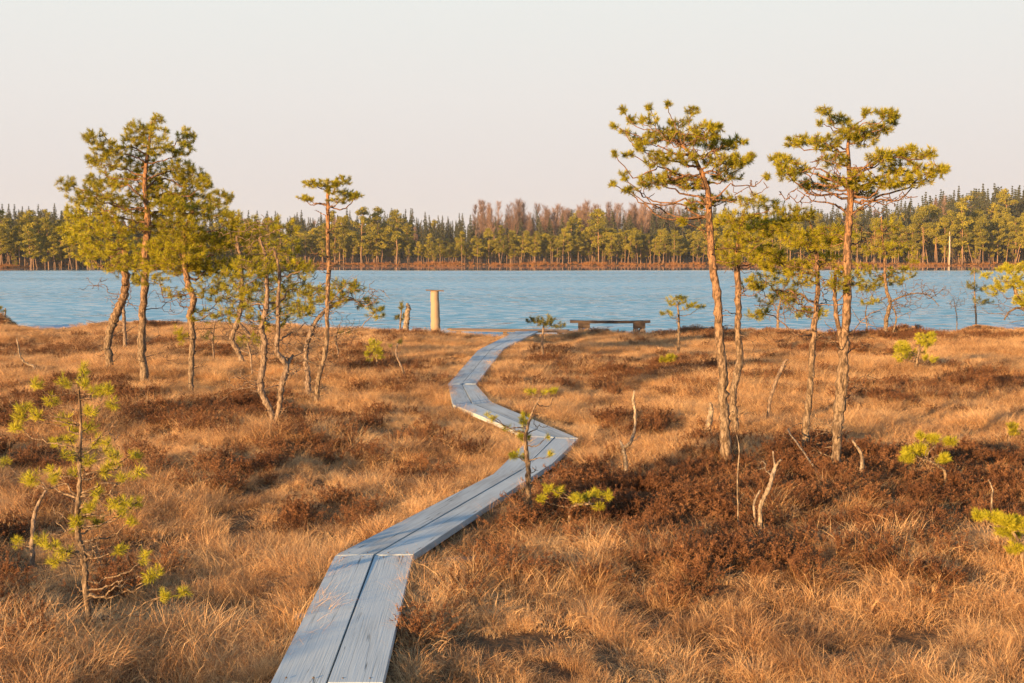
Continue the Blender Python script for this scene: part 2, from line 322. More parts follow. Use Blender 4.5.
# ------------------------------------------------------------------ ground, water
def graded(lo, hi, fine0, fine1, step, growth=1.13, mx=40):
    a = list(np.arange(fine0, fine1 + step, step)); s = step
    while a[-1] < hi: s = min(s * growth, mx); a.append(a[-1] + s)
    b = [fine0]; s = step
    while b[-1] > lo: s = min(s * growth, mx); b.append(b[-1] - s)
    return np.array(sorted(set(b[1:] + a)))
xs = graded(-2500, 2500, -22, 22, .25, 1.12, 60)
ys1 = graded(-60, 46, 2, 44, .2, 1.25, 8); ys1 = ys1[ys1 < 47]
ys = np.concatenate([ys1, np.arange(50, 270, 10), np.arange(272, 420, 3), np.arange(425, 800, 12), np.geomspace(820, 5000, 14)])
X, Y = np.meshgrid(xs, ys); Z = height(X, Y)
nx, ny = len(xs), len(ys)
idx = np.arange(nx * ny).reshape(ny, nx)
q = np.stack([idx[:-1, :-1], idx[:-1, 1:], idx[1:, 1:], idx[1:, :-1]], -1).reshape(-1, 4)
gr = link('ground', mesh_from('ground', np.stack([X, Y, Z], -1).reshape(-1, 3), [q], M['ground']))
tag(gr, 'brown peaty bog ground with low hummocks reaching the lake', 'ground', kind='structure')
wx = np.linspace(-2400, 2400, 60); wy = np.concatenate([np.linspace(30, 420, 40), [600]])
X, Y = np.meshgrid(wx, wy); idx = np.arange(X.size).reshape(X.shape)
q = np.stack([idx[:-1, :-1], idx[:-1, 1:], idx[1:, 1:], idx[1:, :-1]], -1).reshape(-1, 4)
wt = link('lake_water', mesh_from('lake_water', np.stack([X, Y, np.full(X.shape, WATER_Z)], -1).reshape(-1, 3), [q], M['water']))
tag(wt, 'rippled pale blue lake between the bog and the far wood', 'lake', kind='structure')

# ------------------------------------------------------------------ boardwalk
def prism(pts_top, thick, z, uvdir, name, mat, parent, ztilt=0.):
    """plank from 4 plan corners (nearL, nearR, farR, farL), real thickness with a small chamfer"""
    P4 = np.array(pts_top, float); c = P4.mean(0); ins = .004
    P2 = c + (P4 - c) * (1 - ins / (np.linalg.norm(P4 - c, axis=1)[:, None]))
    zt = np.array(z if np.ndim(z) else [z] * 4, float)
    top = np.c_[P2, zt]; up = np.c_[P4, zt - ins]; bot = np.c_[P4, zt - thick]
    V = np.vstack([top, up, bot])
    Fq = [[0, 1, 2, 3]] + [[a, (a + 1) % 4, (a + 1) % 4 + 4, a + 4][::-1] for a in range(4)] + [[a + 4, (a + 1) % 4 + 4, (a + 1) % 4 + 8, a + 8][::-1] for a in range(4)] + [[11, 10, 9, 8]]
    d = np.array(uvdir) / np.linalg.norm(uvdir); nrm = np.array([-d[1], d[0]])
    uv = np.c_[V[:, :2] @ d, V[:, :2] @ nrm + V[:, 2] * .7]
    return link(name, mesh_from(name, V, [np.array(Fq)], mat, False, None, uv), parent)
bw = empty('boardwalk', (BWC[1][0], BWC[1][1], 0))
tag(bw, 'winding grey two-plank boardwalk crossing the bog to the lake', 'boardwalk')
bw_off = np.array(bw.location)
rb = random.Random(4)
for i in range(len(BWL) - 1):
    nl, nr, fl, fr = BWL[i], BWR[i], BWL[i + 1], BWR[i + 1]
    d = (fl + fr - nl - nr) / 2; ln = np.linalg.norm(d); du = d / ln; gap = .004
    if i == 0: nl, nr = nl, nr
    dz = .0 if i % 2 else .004
    for s in (0, 1):
        w0 = (nr - nl); w1 = (fr - fl); k0, k1 = (0, .487) if s == 0 else (.513, 1)
        j = rb.uniform(-.004, .004)
        c4 = [nl + w0 * (k0 + j) + du * gap, nl + w0 * (k1 + j) + du * gap, fl + w1 * (k1 + j) - du * gap, fl + w1 * (k0 + j) - du * gap]
        zz = [.12 + dz + rb.uniform(-.006, .006) for _ in range(4)]
        zz[1] = zz[0] + rb.uniform(-.003, .003); zz[2] = zz[3] + rb.uniform(-.003, .003)
        pk = prism([c - bw_off[:2] for c in c4], .05, zz, du, 'plank', M['plank'], bw)
        if i < 3:
            for (e0, e1, tt) in ((c4[0], c4[1], .06), (c4[3], c4[2], -.06)):
                for f_ in (.25, .75):
                    q_ = e0 + (e1 - e0) * f_ + du * tt - bw_off[:2]; nb_ = Tubes(); nb_.add([[0, 0, -.004], [0, 0, .0015]], [.006, .005], 8); nl_ = link('nail', nb_.mesh('nail', M['bark_grey']), pk, (q_[0], q_[1], max(zz) + .001))
    # cross bearers under the planks near each joint
    nb = np.array([-du[1], du[0]])
    for tpos, ex in ((.04, rb.uniform(.02, .06)), (.55, rb.uniform(-.02, .05))) if ln > 2 else ((.3, .03),):
        c = (nl + nr) / 2 + d * tpos; hw = .30 + ex; hh = .05
        side = rb.uniform(.0, .05)
        c4 = [c - nb * (hw) - du * hh, c + nb * (hw + side) - du * hh, c + nb * (hw + side) + du * hh, c - nb * hw + du * hh]
        prism([v - bw_off[:2] for v in c4][::-1][::-1], .09, .055, nb, 'crossbeam', M['plank_brown'], bw)
# shore landing : two brown boards along the water
lp = empty('landing_platform', (*G(505, 330)[:2], 0)); tag(lp, 'low brown plank landing along the shore where the boardwalk ends', 'platform')
o2 = np.array(lp.location)[:2]
for k, (pa, pb) in enumerate((((450, 329.6), (572, 331.2)), ((447, 328.2), (568, 329.6)))):
    a = G(*pa)[:2]; b = G(*pb)[:2]; d = (b - a) / np.linalg.norm(b - a); n_ = np.array([-d[1], d[0]])
    c4 = [a, b, b + n_ * .26, a + n_ * .26]
    prism([v - o2 for v in c4], .045, .118 - .008 * k, d, 'plank', M['plank_brown'], lp)
for px in (458, 505, 560):
    a = G(px, 330)[:2] - np.array([0, .02]); c4 = [a + np.array(v) for v in ((-.06, -.05), (.06, -.05), (.06, .95), (-.06, .95))]
    prism([v - o2 for v in c4], .08, .064, (0, 1), 'crossbeam', M['plank_brown'], lp)
# grey plank lying in the heather beside the boardwalk
for (a, b, wd, lab) in (((446, 551), (509, 548), .10, 'narrow grey board lying in the grass right of the boardwalk bend'), ((292, 607), (316, 609), .09, 'short grey board end poking out left of the near boardwalk')):
    A = G(*a)[:2]; B = G(*b)[:2]; d = (B - A) / np.linalg.norm(B - A); n_ = np.array([-d[1], d[0]])
    ob = empty('loose_board', (*A, 0)); tag(ob, lab, 'board')
    prism([v - A for v in (A, B, B + n_ * wd, A + n_ * wd)], .03, .05 if a[0] > 400 else .06, d, 'board', M['plank_brown' if a[0] > 400 else 'plank'], ob)

# ------------------------------------------------------------------ bench, posts
def block_mesh(name, L_, Wd, Hh, mat, seed=0, nseg=14, rough=.006, bend=0.):
    rg = np.random.RandomState(seed); k = 8; V = []
    prof = [(-.5, -.46), (-.46, -.5), (.46, -.5), (.5, -.46), (.5, .46), (.46, .5), (-.46, .5), (-.5, .46)]
    for i in range(nseg + 1):
        x = (i / nseg - .5) * L_; s = 1 + .04 * sin(i * 1.3 + seed); zz = bend * (1 - (2 * i / nseg - 1) ** 2)
        for a, b in prof: V.append((x + (rg.rand() - .5) * rough, a * Wd * s + (rg.rand() - .5) * rough, b * Hh * s - zz + (rg.rand() - .5) * rough))
    V = np.array(V); q = [[i * k + j, i * k + (j + 1) % k, (i + 1) * k + (j + 1) % k, (i + 1) * k + j] for i in range(nseg) for j in range(k)]
    me_v = np.vstack([V, V[:k].mean(0), V[-k:].mean(0)]); c0 = len(V)
    tr = [[(j + 1) % k, j, c0] for j in range(k)] + [[nseg * k + j, nseg * k + (j + 1) % k, c0 + 1] for j in range(k)]
    uv = np.c_[me_v[:, 0], me_v[:, 1] + me_v[:, 2]]
    return mesh_from(name, me_v, [np.array(q), np.array(tr)], mat, False, None, uv)
bp = G(610, 330.5); by_ = bp[1]; ppm = F / by_
bz = gz(bp[0], by_)
bench = empty('wooden_bench', (bp[0], by_, bz)); bench.rotation_euler = (0, 0, R(-3))
tag(bench, 'low dark plank bench resting on two logs at the lake edge', 'bench')
stp = at(610, 321.5, by_)[2] - bz
link('seat', block_mesh('bench_seat', 80 / ppm, .32, .07, M['plank_dark'], 2, 16, .008, .015), bench, (0, 0, stp))
def log_mesh(name, L_, r, mat, seed):
    tb = Tubes(); rg = np.random.RandomState(seed); n = 9
    tb.add(np.c_[np.zeros(n), np.linspace(-L_ / 2, L_ / 2, n), np.zeros(n)], np.full(n, r) * (1 + .06 * rg.randn(n)), 12, 0, .06, rg); return tb.mesh(name, mat)
for k, px in enumerate((583, 638)):
    x = at(px, 325, by_)[0] - bp[0]
    r = .085
    for dz_, dx in ((r - .03, -.06), (r - .03, .12)):
        link('support_log', log_mesh('bench_log', .42, r, M['bark_grey'], k + 3), bench, (x + dx, 0, dz_))
    link('support_block', block_mesh('bench_block', .34, .30, max(.06, stp - .033 - 2 * r + .03), M['plank_dark'], 7 + k, 5, .01), bench, (x + .03, 0, (stp - .033 + 2 * r - .03) / 2))

pb = G(436, 328.5); s = pb[1] / F; z0 = gz(pb[0], pb[1])
post = empty('wooden_post', (pb[0], pb[1], z0 - .05)); tag(post, 'thick pale log post topped with a small flat board by the lake', 'post')
tb = Tubes(); rg = np.random.RandomState(1); n = 14; hp = at(436, 291, pb[1])[2] - z0 + .05
pp = np.c_[np.linspace(0, -.035, n) + .004 * rg.randn(n), np.zeros(n), np.linspace(0, hp, n)]
tb.add(pp, np.linspace(5.2, 4.1, n) * s, 18, 0, .03, rg); me = tb.mesh('post_log', M['post_wood'])
uv = me.uv_layers.new(name='UVMap'); vi = np.zeros(len(me.loops), np.int32); me.loops.foreach_get('vertex_index', vi); co = np.zeros(len(me.vertices) * 3, np.float32); me.vertices.foreach_get('co', co); co = co.reshape(-1, 3)
uv.data.foreach_set('uv', np.c_[co[vi, 2], np.arctan2(co[vi, 1], co[vi, 0]) * .13].astype(np.float32).ravel())
link('log', me, post)
link('top_board', block_mesh('post_top', .52, .26, .03, M['plank_brown'], 9, 6, .004), post, (-.03, 0, hp + .015)).rotation_euler = (0, R(3), R(8))

# ------------------------------------------------------------------ pine builder
def tufts(pos, dr, rng, K=44, Ln=.06, wd=.004, back=.06):
    n = len(pos); pos = np.repeat(pos, K, 0); dr = np.repeat(dr, K, 0); m = len(pos)
    rp = rng.randn(m, 3); rp -= (rp * dr).sum(1)[:, None] * dr; rp /= np.linalg.norm(rp, axis=1)[:, None] + 1e-9
    u = rng.rand(m, 1); d = dr * (1.15 - .9 * u) + rp * (.35 + .65 * u); d /= np.linalg.norm(d, axis=1)[:, None]
    b = pos - dr * (u * back) + rng.randn(m, 3) * .003
    sd = np.cross(d, rng.randn(m, 3)); sd /= np.linalg.norm(sd, axis=1)[:, None] + 1e-9; sd *= wd / 2
    tip = b + d * (Ln * (.7 + .5 * rng.rand(m, 1))); mid = b + d * (Ln * .5)
    V = np.stack([b - sd * .6, b + sd * .6, mid + sd, tip, mid - sd], 1).reshape(-1, 3)
    i = np.arange(m)[:, None] * 5
    return V, i + np.array([[0, 1, 2, 4]]), i + np.array([[4, 2, 3]]), np.repeat(np.repeat(rng.rand(n), K) * .75 + .25 * rng.rand(m), 5)

def pine(name, label, cat, base, trunk, pads, seed, mat='needle', bark='bark', stems=(), dead=(), group=None, K=34, Ln=.054, dens=2.1, twig=.0036, Y=None, pin_r=None, zshift=0., limb_r=None, wd=.0034, lmin=.35, mult=1.):
    rng = np.random.RandomState(seed); b = G(*base); Yd = b[1] if Y is None else Y; s = Yd / F
    z0 = gz(b[0], b[1]) if Y is None else gz(at(base[0], base[1], Yd)[0], Yd)
    root = np.array([at(base[0], base[1], Yd)[0], Yd, z0])
    e = empty(name, root); tag(e, label, cat, group)
    g_ = max(1., s / .0125) ** .8; Ln *= g_; wd *= g_; twig *= g_ ** .6; tb = Tubes(); stemsP = []
    for si, st in enumerate([trunk] + list(stems)):
        P = np.array([at(a[0], a[1], Yd) for a in st]); r = np.array([a[2] for a in st]) * s * (.8 if cat in ('tree', 'snag') else 1)
        P[:, 1] += (np.cumsum(rng.randn(len(P)) * .03) if si == 0 else np.cumsum(rng.randn(len(P)) * .05)) * np.minimum(1, s / .011)
        if si == 0: P[0, 1] = Yd; 
        if si: 
            j = np.argmin(np.linalg.norm(stemsP[0][0][:, [0, 2]] - P[0, [0, 2]], axis=1)); P[:, 1] += stemsP[0][0][j, 1] - P[0, 1] if np.linalg.norm(stemsP[0][0][j, [0, 2]] - P[0, [0, 2]]) < .15 else 0
        if si == 0 or st[0][1] > base[1] - 8:
            P = np.vstack([[P[0, 0], P[0, 1], z0 - .12], P]); r = np.r_[r[0] * 1.5, r]
            if P[1, 2] < z0 - .1: P[1, 2] = z0 + .02
        C = catmull(P, 8); rr = np.interp(np.linspace(0, len(P) - 1, len(C)), np.arange(len(P)), r)
        C[2:] += rng.randn(len(C) - 2, 3) * .14 * rr[2:, None]; rr = rr * (1 + .07 * rng.randn(len(rr)))
        stemsP.append((C, rr))
        tb.add(C - root, rr, 10, 0, .07, rng)
    allC = np.vstack([c for c, r in stemsP]); allR = np.concatenate([r for c, r in stemsP])
    bt = Tubes() if cat == 'tree' else tb; tp, td = [], []
    xc = allC[:, 0].mean()
    for pi_, pad in enumerate(list(pads) + [(*d_, 'dead') for d_ in dead]):
        isdead = pad[-1] == 'dead'; px, py, rx, ry, n = pad[:5]; n = max(2, int(n * dens * (1 if cat in ('tree', 'bush') else .62) * mult))
        dy = pad[5] if len(pad) > 5 and pad[5] != 'dead' else rng.uniform(-1, 1) * min(.45 * rx * s * 2 + 12 * s, .7)
        c = at(px, py, Yd); c[1] += dy
        sw = 1.22 if n > 9 else 1.; rad = np.array([rx * s * sw, max(rx * .9, 4) * s, ry * s * sw])
        # limb
        hd = np.hypot(allC[:, 0] - c[0], allC[:, 1] - c[1]); cost = np.abs(allC[:, 2] - (c[2] - .35 * hd)) + .5 * hd
        j = int(np.argmin(cost)); a = allC[j]; dist = np.linalg.norm(c - a)
        nodes = []
        if dist > .02:
            mid = (a + c) / 2 + np.array([rng.randn() * .10, rng.randn() * .10, -.08 + rng.randn() * .09]) * dist
            q3 = a * .25 + c * .75 + np.array([rng.randn() * .05, rng.randn() * .05, -.06 + rng.randn() * .05]) * dist
            C = catmull(np.array([a, (a + mid) / 2 + rng.randn(3) * .04 * dist, mid, q3, c]), 4)
            r0 = min(allR[j] * .55, (.004 + .007 * dist + .00012 * n) if limb_r is None else limb_r); C[1:-1] += rng.randn(len(C) - 2, 3) * .012 * min(1, dist)
            bt.add(C - root, np.linspace(r0, max(twig, r0 * .35), len(C)), 6, 0, .05, rng)
            nodes = [C[k] for k in range(int(len(C) * .35), len(C))]; start = a
        else: nodes = [a, c]; start = a
        dirs = rng.randn(n, 3); dirs /= np.linalg.norm(dirs, axis=1)[:, None]
        tips = c + dirs * rad * (lmin + (1 - lmin) * rng.rand(n, 1) ** .5)
        tips = tips[np.argsort(np.linalg.norm(tips - c, axis=1))]
        ND = np.array(nodes)
        for tpnt in tips:
            dd = np.linalg.norm(ND - tpnt, axis=1) + .15 * np.maximum(0, ND[:, 2] - tpnt[2]); k = int(np.argmin(dd)); b0 = ND[k]; v = tpnt - b0; lv = np.linalg.norm(v)
            if lv < 1e-3: continue
            m1 = b0 + v * .4 + rng.randn(3) * .09 * lv + np.array([0, 0, -.07 * lv]); m2 = b0 + v * .75 + rng.randn(3) * .07 * lv
            bt.add(np.array([b0, m1, m2, tpnt]) - root, [twig * 1.25, twig * 1.1, twig, twig * .7], 4, 0, 0, None, False)
            ND = np.vstack([ND, m1, m2, tpnt])
            if cat == 'tree' and not isdead and rng.rand() < .4:   # bare side twigs
                e_ = v / lv + rng.randn(3) * .8; e_ /= np.linalg.norm(e_); l2 = min(.6 * lv, rng.uniform(.05, .11) * g_); bt.add(np.array([m1, m1 + e_ * l2 * .5 + rng.randn(3) * .012, m1 + e_ * l2]) - root, [twig * .9, twig * .7, twig * .45], 4, 0, 0, None, False)
            if not isdead:
                dv = v / lv + np.array([0, 0, .55]) + rng.randn(3) * .15; dv /= np.linalg.norm(dv); tp.append(tpnt); td.append(dv)
                if rng.rand() < .34 and lv > .06: tp.append(m2); td.append(dv)
    if allC[:, 2].max() - z0 > 1.3 and cat == 'tree':      # dead spurs and thin bare limbs down the trunk
        for C_, r_ in stemsP:
            Lh = C_[-1, 2] - C_[0, 2]
            for k in range(int(5 + Lh * 4)):
                j = rng.randint(int(len(C_) * .12), int(len(C_) * .85)); a = rng.rand() * 2 * pi; ln = (.08 + .5 * rng.rand() ** 2) * g_ ** .5; d = np.array([cos(a), sin(a), rng.uniform(-.15, .55)])
                p0 = C_[j]; P_ = [p0]
                for q_ in range(4): d = d + rng.randn(3) * .22; d /= np.linalg.norm(d); P_.append(P_[-1] + d * ln / 4)
                tb.add(np.array(P_) - root, np.linspace(twig * 1.9, twig * .6, 5), 5, 0, 0, None, True)
                if ln > .2:
                    for w_ in range(rng.randint(2, 5)):
                        b0 = P_[rng.randint(2, 5)]; e_ = d + rng.randn(3) * .7; e_ /= np.linalg.norm(e_); l2 = ln * rng.uniform(.2, .45)
                        tb.add(np.array([b0, b0 + e_ * l2 * .5 + rng.randn(3) * .02, b0 + e_ * l2 + rng.randn(3) * .03]) - root, [twig, twig * .8, twig * .5], 4, 0, 0, None, False)
    link('stem' if cat in ('shrub', 'bush', 'sapling') else 'trunk', tb.mesh('trunk', M[bark]), e)
    if bt is not tb and bt.n: link('branches', bt.mesh('branches', M['branch' if bark == 'bark' else bark]), e)
    if tp:
        V, q4, q3, ti = tufts(np.array(tp) - root, np.array(td), rng, K, Ln, wd, Ln * .9)
        link('crown', mesh_from('crown', V, [q4, q3], M[mat], False, {'tint': ti}), e)
    return e

# ---- left group
bigpine = pine('pine_tree', 'tallest left pine with dense dark green layered crown and straight trunk', 'tree', (145, 382),
     [(145, 381, 5.5), (141, 350, 5), (142, 320, 4.6), (146, 285, 4.4), (147, 248, 4.4), (149, 215, 3.6), (146, 188, 3), (149, 155, 2), (153, 122, 1)],
     [(153, 117, 7, 5, 12), (140, 130, 12, 8, 22), (155, 134, 14, 9, 26), (133, 142, 12, 8, 20), (181, 136, 10, 10, 22), (182, 150, 12, 7, 20), (164, 148, 14, 8, 22), (101, 139, 11, 7, 20), (117, 150, 15, 8, 32), (110, 163, 18, 8, 32), (91, 160, 7, 5, 8), (138, 160, 16, 9, 34),
      (173, 168, 20, 9, 44), (188, 176, 14, 9, 36), (204, 184, 8, 7, 22), (132, 180, 26, 11, 66), (97, 178, 18, 8, 34), (70, 184, 9, 7, 18), (80, 196, 18, 9, 30), (165, 190, 28, 12, 70), (110, 194, 20, 10, 34), (145, 204, 30, 12, 70), (185, 200, 24, 10, 50),
      (160, 222, 26, 12, 46), (126, 222, 24, 12, 40), (172, 242, 26, 10, 40), (138, 262, 24, 9, 34)],
     11, dead=[(165, 300, 22, 14, 7), (124, 300, 20, 12, 6)], dens=2.3)
pine('pine_tree', 'left pine with thick trunk leaning right, left of the tallest one', 'tree', (111, 372),
     [(111, 370, 4), (108, 345, 4.6), (112, 325, 5.2), (119, 309, 5.5), (125, 292, 5), (127, 275, 4.6), (126, 248, 4), (118, 224, 3), (103, 213, 2)],
     [(88, 212, 20, 9, 30), (72, 238, 12, 6, 14), (65, 230, 8, 5, 8), (98, 228, 20, 9, 28), (100, 250, 20, 7, 22), (116, 238, 22, 10, 32), (126, 262, 26, 9, 32), (108, 205, 18, 9, 22), (84, 255, 10, 5, 9), (150, 250, 20, 9, 26)],
     12, dead=[(98, 285, 16, 10, 8), (105, 352, 16, 9, 7), (116, 366, 8, 5, 5)], mat='needle_yellow')
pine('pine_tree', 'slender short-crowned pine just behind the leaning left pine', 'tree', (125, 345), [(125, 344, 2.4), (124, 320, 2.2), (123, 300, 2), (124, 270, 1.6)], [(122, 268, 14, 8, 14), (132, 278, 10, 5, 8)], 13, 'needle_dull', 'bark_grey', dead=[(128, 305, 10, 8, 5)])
pine('pine_tree', 'crooked pine with wide low crown right of the tallest left pine', 'tree', (191, 388),
     [(191, 387, 3.4), (191, 360, 3.6), (192, 335, 3.8), (189, 316, 3.8), (194, 300, 3.8), (188, 284, 3.8), (186, 262, 3.4), (186, 232, 2.4), (195, 208, 1.6)],
     [(216, 197, 12, 7, 22), (203, 212, 24, 9, 50), (176, 206, 16, 9, 24), (206, 244, 24, 9, 46), (174, 266, 32, 8, 56), (207, 266, 28, 9, 52), (164, 247, 20, 9, 34), (188, 254, 22, 9, 36), (234, 220, 12, 8, 22), (228, 238, 20, 10, 34), (190, 228, 20, 10, 34), (214, 286, 20, 9, 18), (150, 280, 18, 6, 14), (176, 292, 16, 7, 8), (205, 315, 16, 7, 8), (180, 335, 9, 9, 7)],
     14, mult=1.3, dead=[(210, 305, 26, 16, 20), (165, 345, 18, 22, 12), (172, 300, 20, 12, 12), (212, 345, 18, 14, 10)])
pine('pine_tree', 'dark twisted thin-crowned pine behind the forked one on the left', 'tree', (243, 364),
     [(243, 363, 3.4), (237, 350, 3), (232, 338, 3.2), (238, 320, 3.2), (242, 300, 2.9), (243, 280, 2.4), (240, 250, 1.9), (236, 224, 1.3)],
     [(234, 236, 18, 11, 20), (252, 240, 18, 12, 18), (252, 262, 24, 11, 26), (224, 274, 18, 9, 18), (245, 222, 14, 7, 10), (262, 285, 18, 9, 14), (226, 295, 14, 9, 12), (268, 225, 14, 9, 12)],
     15, 'needle', 'bark_grey', mult=1.25, K=36, Ln=.056, stems=[[(238, 322, 2.4), (248, 335, 2.2), (257, 342, 2.2), (262, 355, 2)]], dead=[(240, 250, 28, 20, 26), (250, 300, 30, 20, 30), (225, 325, 20, 12, 14), (255, 335, 20, 12, 12)])
pine('pine_tree', 'forked twisted pine with two stems from one foot in front of the left group', 'tree', (276, 431),
     [(276, 430, 4), (270, 408, 3.8), (262, 388, 4.2), (264, 362, 4), (266, 345, 3.8), (264, 326, 3.2), (269, 305, 3), (269, 280, 2.5), (268, 256, 2), (262, 238, 1.3)],
     [(255, 268, 24, 10, 22), (286, 268, 20, 10, 18), (262, 300, 26, 9, 20), (298, 288, 18, 8, 14), (276, 246, 20, 10, 16), (288, 226, 12, 9, 9), (240, 312, 18, 8, 12), (306, 268, 14, 8, 9), (268, 320, 22, 9, 12), (300, 308, 16, 7, 10), (235, 290, 16, 8, 10), (250, 340, 14, 6, 6)],
     16, 'needle', 'bark_grey', mult=1.25, K=36, Ln=.056, stems=[[(276, 426, 3.4), (281, 402, 3.4), (283, 385, 4), (287, 366, 3.6), (279, 350, 3.2), (280, 325, 2.7), (281, 300, 2.4), (283, 272, 1.8), (278, 248, 1.2)], [(287, 366, 2), (292, 355, 1.6)]],
     dead=[(262, 240, 34, 22, 34), (290, 285, 32, 22, 34), (248, 325, 24, 14, 22), (300, 325, 22, 16, 18), (300, 370, 14, 8, 8), (248, 378, 18, 12, 10), (275, 345, 20, 14, 12)])
pine('pine_tree', 'tall thin pine with bare trunk and small flat top by the lake', 'tree', (317, 401),
     [(317, 399, 3.2), (319, 378, 3), (325, 355, 2.9), (327, 330, 2.9), (327, 300, 2.8), (328, 270, 2.8), (327, 240, 2.5), (327, 215, 2.3), (327, 194, 1.9), (329, 186, 1)],
     [(329, 184, 15, 3.5, 26), (314, 184, 9, 3.5, 14), (301, 197, 6, 3, 9), (309, 199, 6, 2, 6), (343, 180, 10, 4, 16), (346, 194, 12, 4, 20), (356, 197, 7, 4, 9), (342, 201, 12, 2, 9), (336, 190, 12, 4, 12)],
     17, dead=[(336, 228, 12, 6, 5), (318, 252, 10, 5, 4), (338, 262, 12, 6, 5), (326, 362, 16, 5, 6)], limb_r=.013, Ln=.042)
pine('pine_tree', 'gnarled low pine with thin crown reaching right over the water', 'tree', (308, 393),
     [(308, 392, 3.6), (307, 375, 3.4), (305, 358, 3), (307, 342, 3), (313, 325, 2.7), (323, 312, 2.4), (338, 302, 1.9), (352, 300, 1.3)],
     [(352, 287, 12, 6, 10), (364, 304, 12, 5, 9), (376, 312, 9, 6, 9), (330, 300, 18, 7, 13), (341, 288, 16, 8, 13), (316, 294, 16, 8, 12), (300, 310, 12, 6, 8)],
     18, 'needle', 'bark_grey', mult=1.25, K=36, Ln=.056, dead=[(345, 292, 34, 16, 34), (325, 300, 26, 18, 26), (378, 300, 14, 12, 10), (318, 388, 14, 3, 4), (320, 335, 20, 12, 14)])
# two unseen pines added behind the camera to cast shade on near left grass
def copy_whole(src_, loc, rz, label, sc_=1.):
    c = src_.copy(); SC.collection.objects.link(c); c.location = loc; c.rotation_euler = (0, 0, rz); c.scale = (sc_,) * 3; c['label'] = label
    for ch in list(src_.children):
        d = ch.copy(); SC.collection.objects.link(d); d.parent = c
bpy.context.view_layer.update()
copy_whole(bigpine, (-8.0, -2.2, 0), 2.1, 'unseen low pine added behind the viewer to shade the near left grass', .42)
copy_whole(bigpine, (-6.4, -2.6, 0), .7, 'second unseen low pine added for shade behind the viewer, nearer the boardwalk', .36)
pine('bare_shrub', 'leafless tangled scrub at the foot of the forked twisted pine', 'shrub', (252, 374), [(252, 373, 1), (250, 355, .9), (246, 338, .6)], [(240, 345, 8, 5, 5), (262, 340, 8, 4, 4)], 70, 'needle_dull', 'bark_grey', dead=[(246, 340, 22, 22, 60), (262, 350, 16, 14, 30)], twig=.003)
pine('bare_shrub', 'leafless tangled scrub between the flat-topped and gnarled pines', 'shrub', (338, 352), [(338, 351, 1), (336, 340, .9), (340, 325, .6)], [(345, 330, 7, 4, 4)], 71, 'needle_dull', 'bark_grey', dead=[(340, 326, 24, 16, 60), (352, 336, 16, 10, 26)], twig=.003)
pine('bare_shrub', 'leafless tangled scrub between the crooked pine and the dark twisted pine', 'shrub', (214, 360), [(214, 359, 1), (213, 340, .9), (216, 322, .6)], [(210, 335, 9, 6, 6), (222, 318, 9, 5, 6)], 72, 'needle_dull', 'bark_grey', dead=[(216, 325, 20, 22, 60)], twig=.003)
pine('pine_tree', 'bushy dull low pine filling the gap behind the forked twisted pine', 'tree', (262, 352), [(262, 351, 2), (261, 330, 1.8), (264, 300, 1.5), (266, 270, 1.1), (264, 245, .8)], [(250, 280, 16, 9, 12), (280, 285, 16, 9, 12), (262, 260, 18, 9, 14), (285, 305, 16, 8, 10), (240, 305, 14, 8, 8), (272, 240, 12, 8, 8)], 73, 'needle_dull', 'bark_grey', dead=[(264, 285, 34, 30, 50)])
# small ones in the middle left
pine('pine_sapling', 'small yellow-green young pine between the gnarled pine and the boardwalk', 'sapling', (377, 366), [(377, 365, 1.2), (377, 352, 1), (376, 340, .7)], [(376, 344, 7, 7, 14), (374, 355, 8, 5, 10), (380, 350, 5, 5, 7)], 21, 'needle_yellow', Ln=.05, twig=.003)
pine('pine_sapling', 'thin dark sapling with tiny tuft left of the boardwalk bend', 'sapling', (405, 378), [(405, 377, 1.3), (401, 365, 1.1), (396, 353, 1), (398, 343, .8)], [(398, 342, 5, 2, 6), (392, 345, 3, 2, 3)], 22, 'needle_dull', 'bark_grey', dead=[(402, 350, 8, 4, 4)], Ln=.04, twig=.003)
pine('broken_stump', 'short broken pale tree stump left of the board-topped post', 'stump', (406, 329), [(406, 328, 3.2), (407, 318, 2.8), (408, 308, 2.4), (407, 304, 1.4)], [], 23, bark='dead')
pine('pine_sapling', 'tiny dull green pine seedling against the broken stump', 'sapling', (400, 329), [(400, 328, 1), (401, 316, .8), (402, 303, .5)], [(402, 305, 3, 4, 6), (398, 318, 5, 4, 8)], 24, 'needle_dull', Ln=.05, twig=.003)
pine('pine_sapling', 'little grey-green sapling on the left lakeside hummock', 'sapling', (5, 318), [(5, 317, .9), (5, 308, .6)], [(6, 309, 6, 3, 10)], 25, 'needle_dull', Ln=.05, twig=.003)
pine('pine_sapling', 'small round-topped grey-green pine beside the lake end of the boardwalk', 'sapling', (543, 357), [(543, 356, 1.6), (542, 344, 1.4), (543, 332, 1.1), (544, 324, .8)], [(543, 321, 10, 4, 22), (532, 320, 5, 3, 8), (557, 324, 7, 3, 11), (548, 318, 6, 3, 8)], 26, 'needle_dull', 'bark_grey', dead=[(546, 338, 7, 8, 8)], Ln=.05, twig=.003)
pine('pine_sapling', 'small flat-topped young pine right of the bench', 'sapling', (678, 356), [(678, 355, 1.6), (679, 335, 1.4), (679, 318, 1.1), (678, 304, .7)], [(678, 301, 10, 4, 16), (666, 312, 6, 4, 8), (692, 306, 9, 3, 12), (704, 307, 4, 2, 4), (684, 298, 6, 3, 7)], 27, dead=[(676, 318, 9, 6, 6)], Ln=.05, twig=.003)
pine('pine_bush', 'low green pine bush at the foot of the flat-topped young pine', 'bush', (667, 364), [(667, 363, 1), (667, 357, .7)], [(665, 358, 7, 3, 14), (673, 356, 5, 3, 8)], 28, Ln=.05, twig=.003)
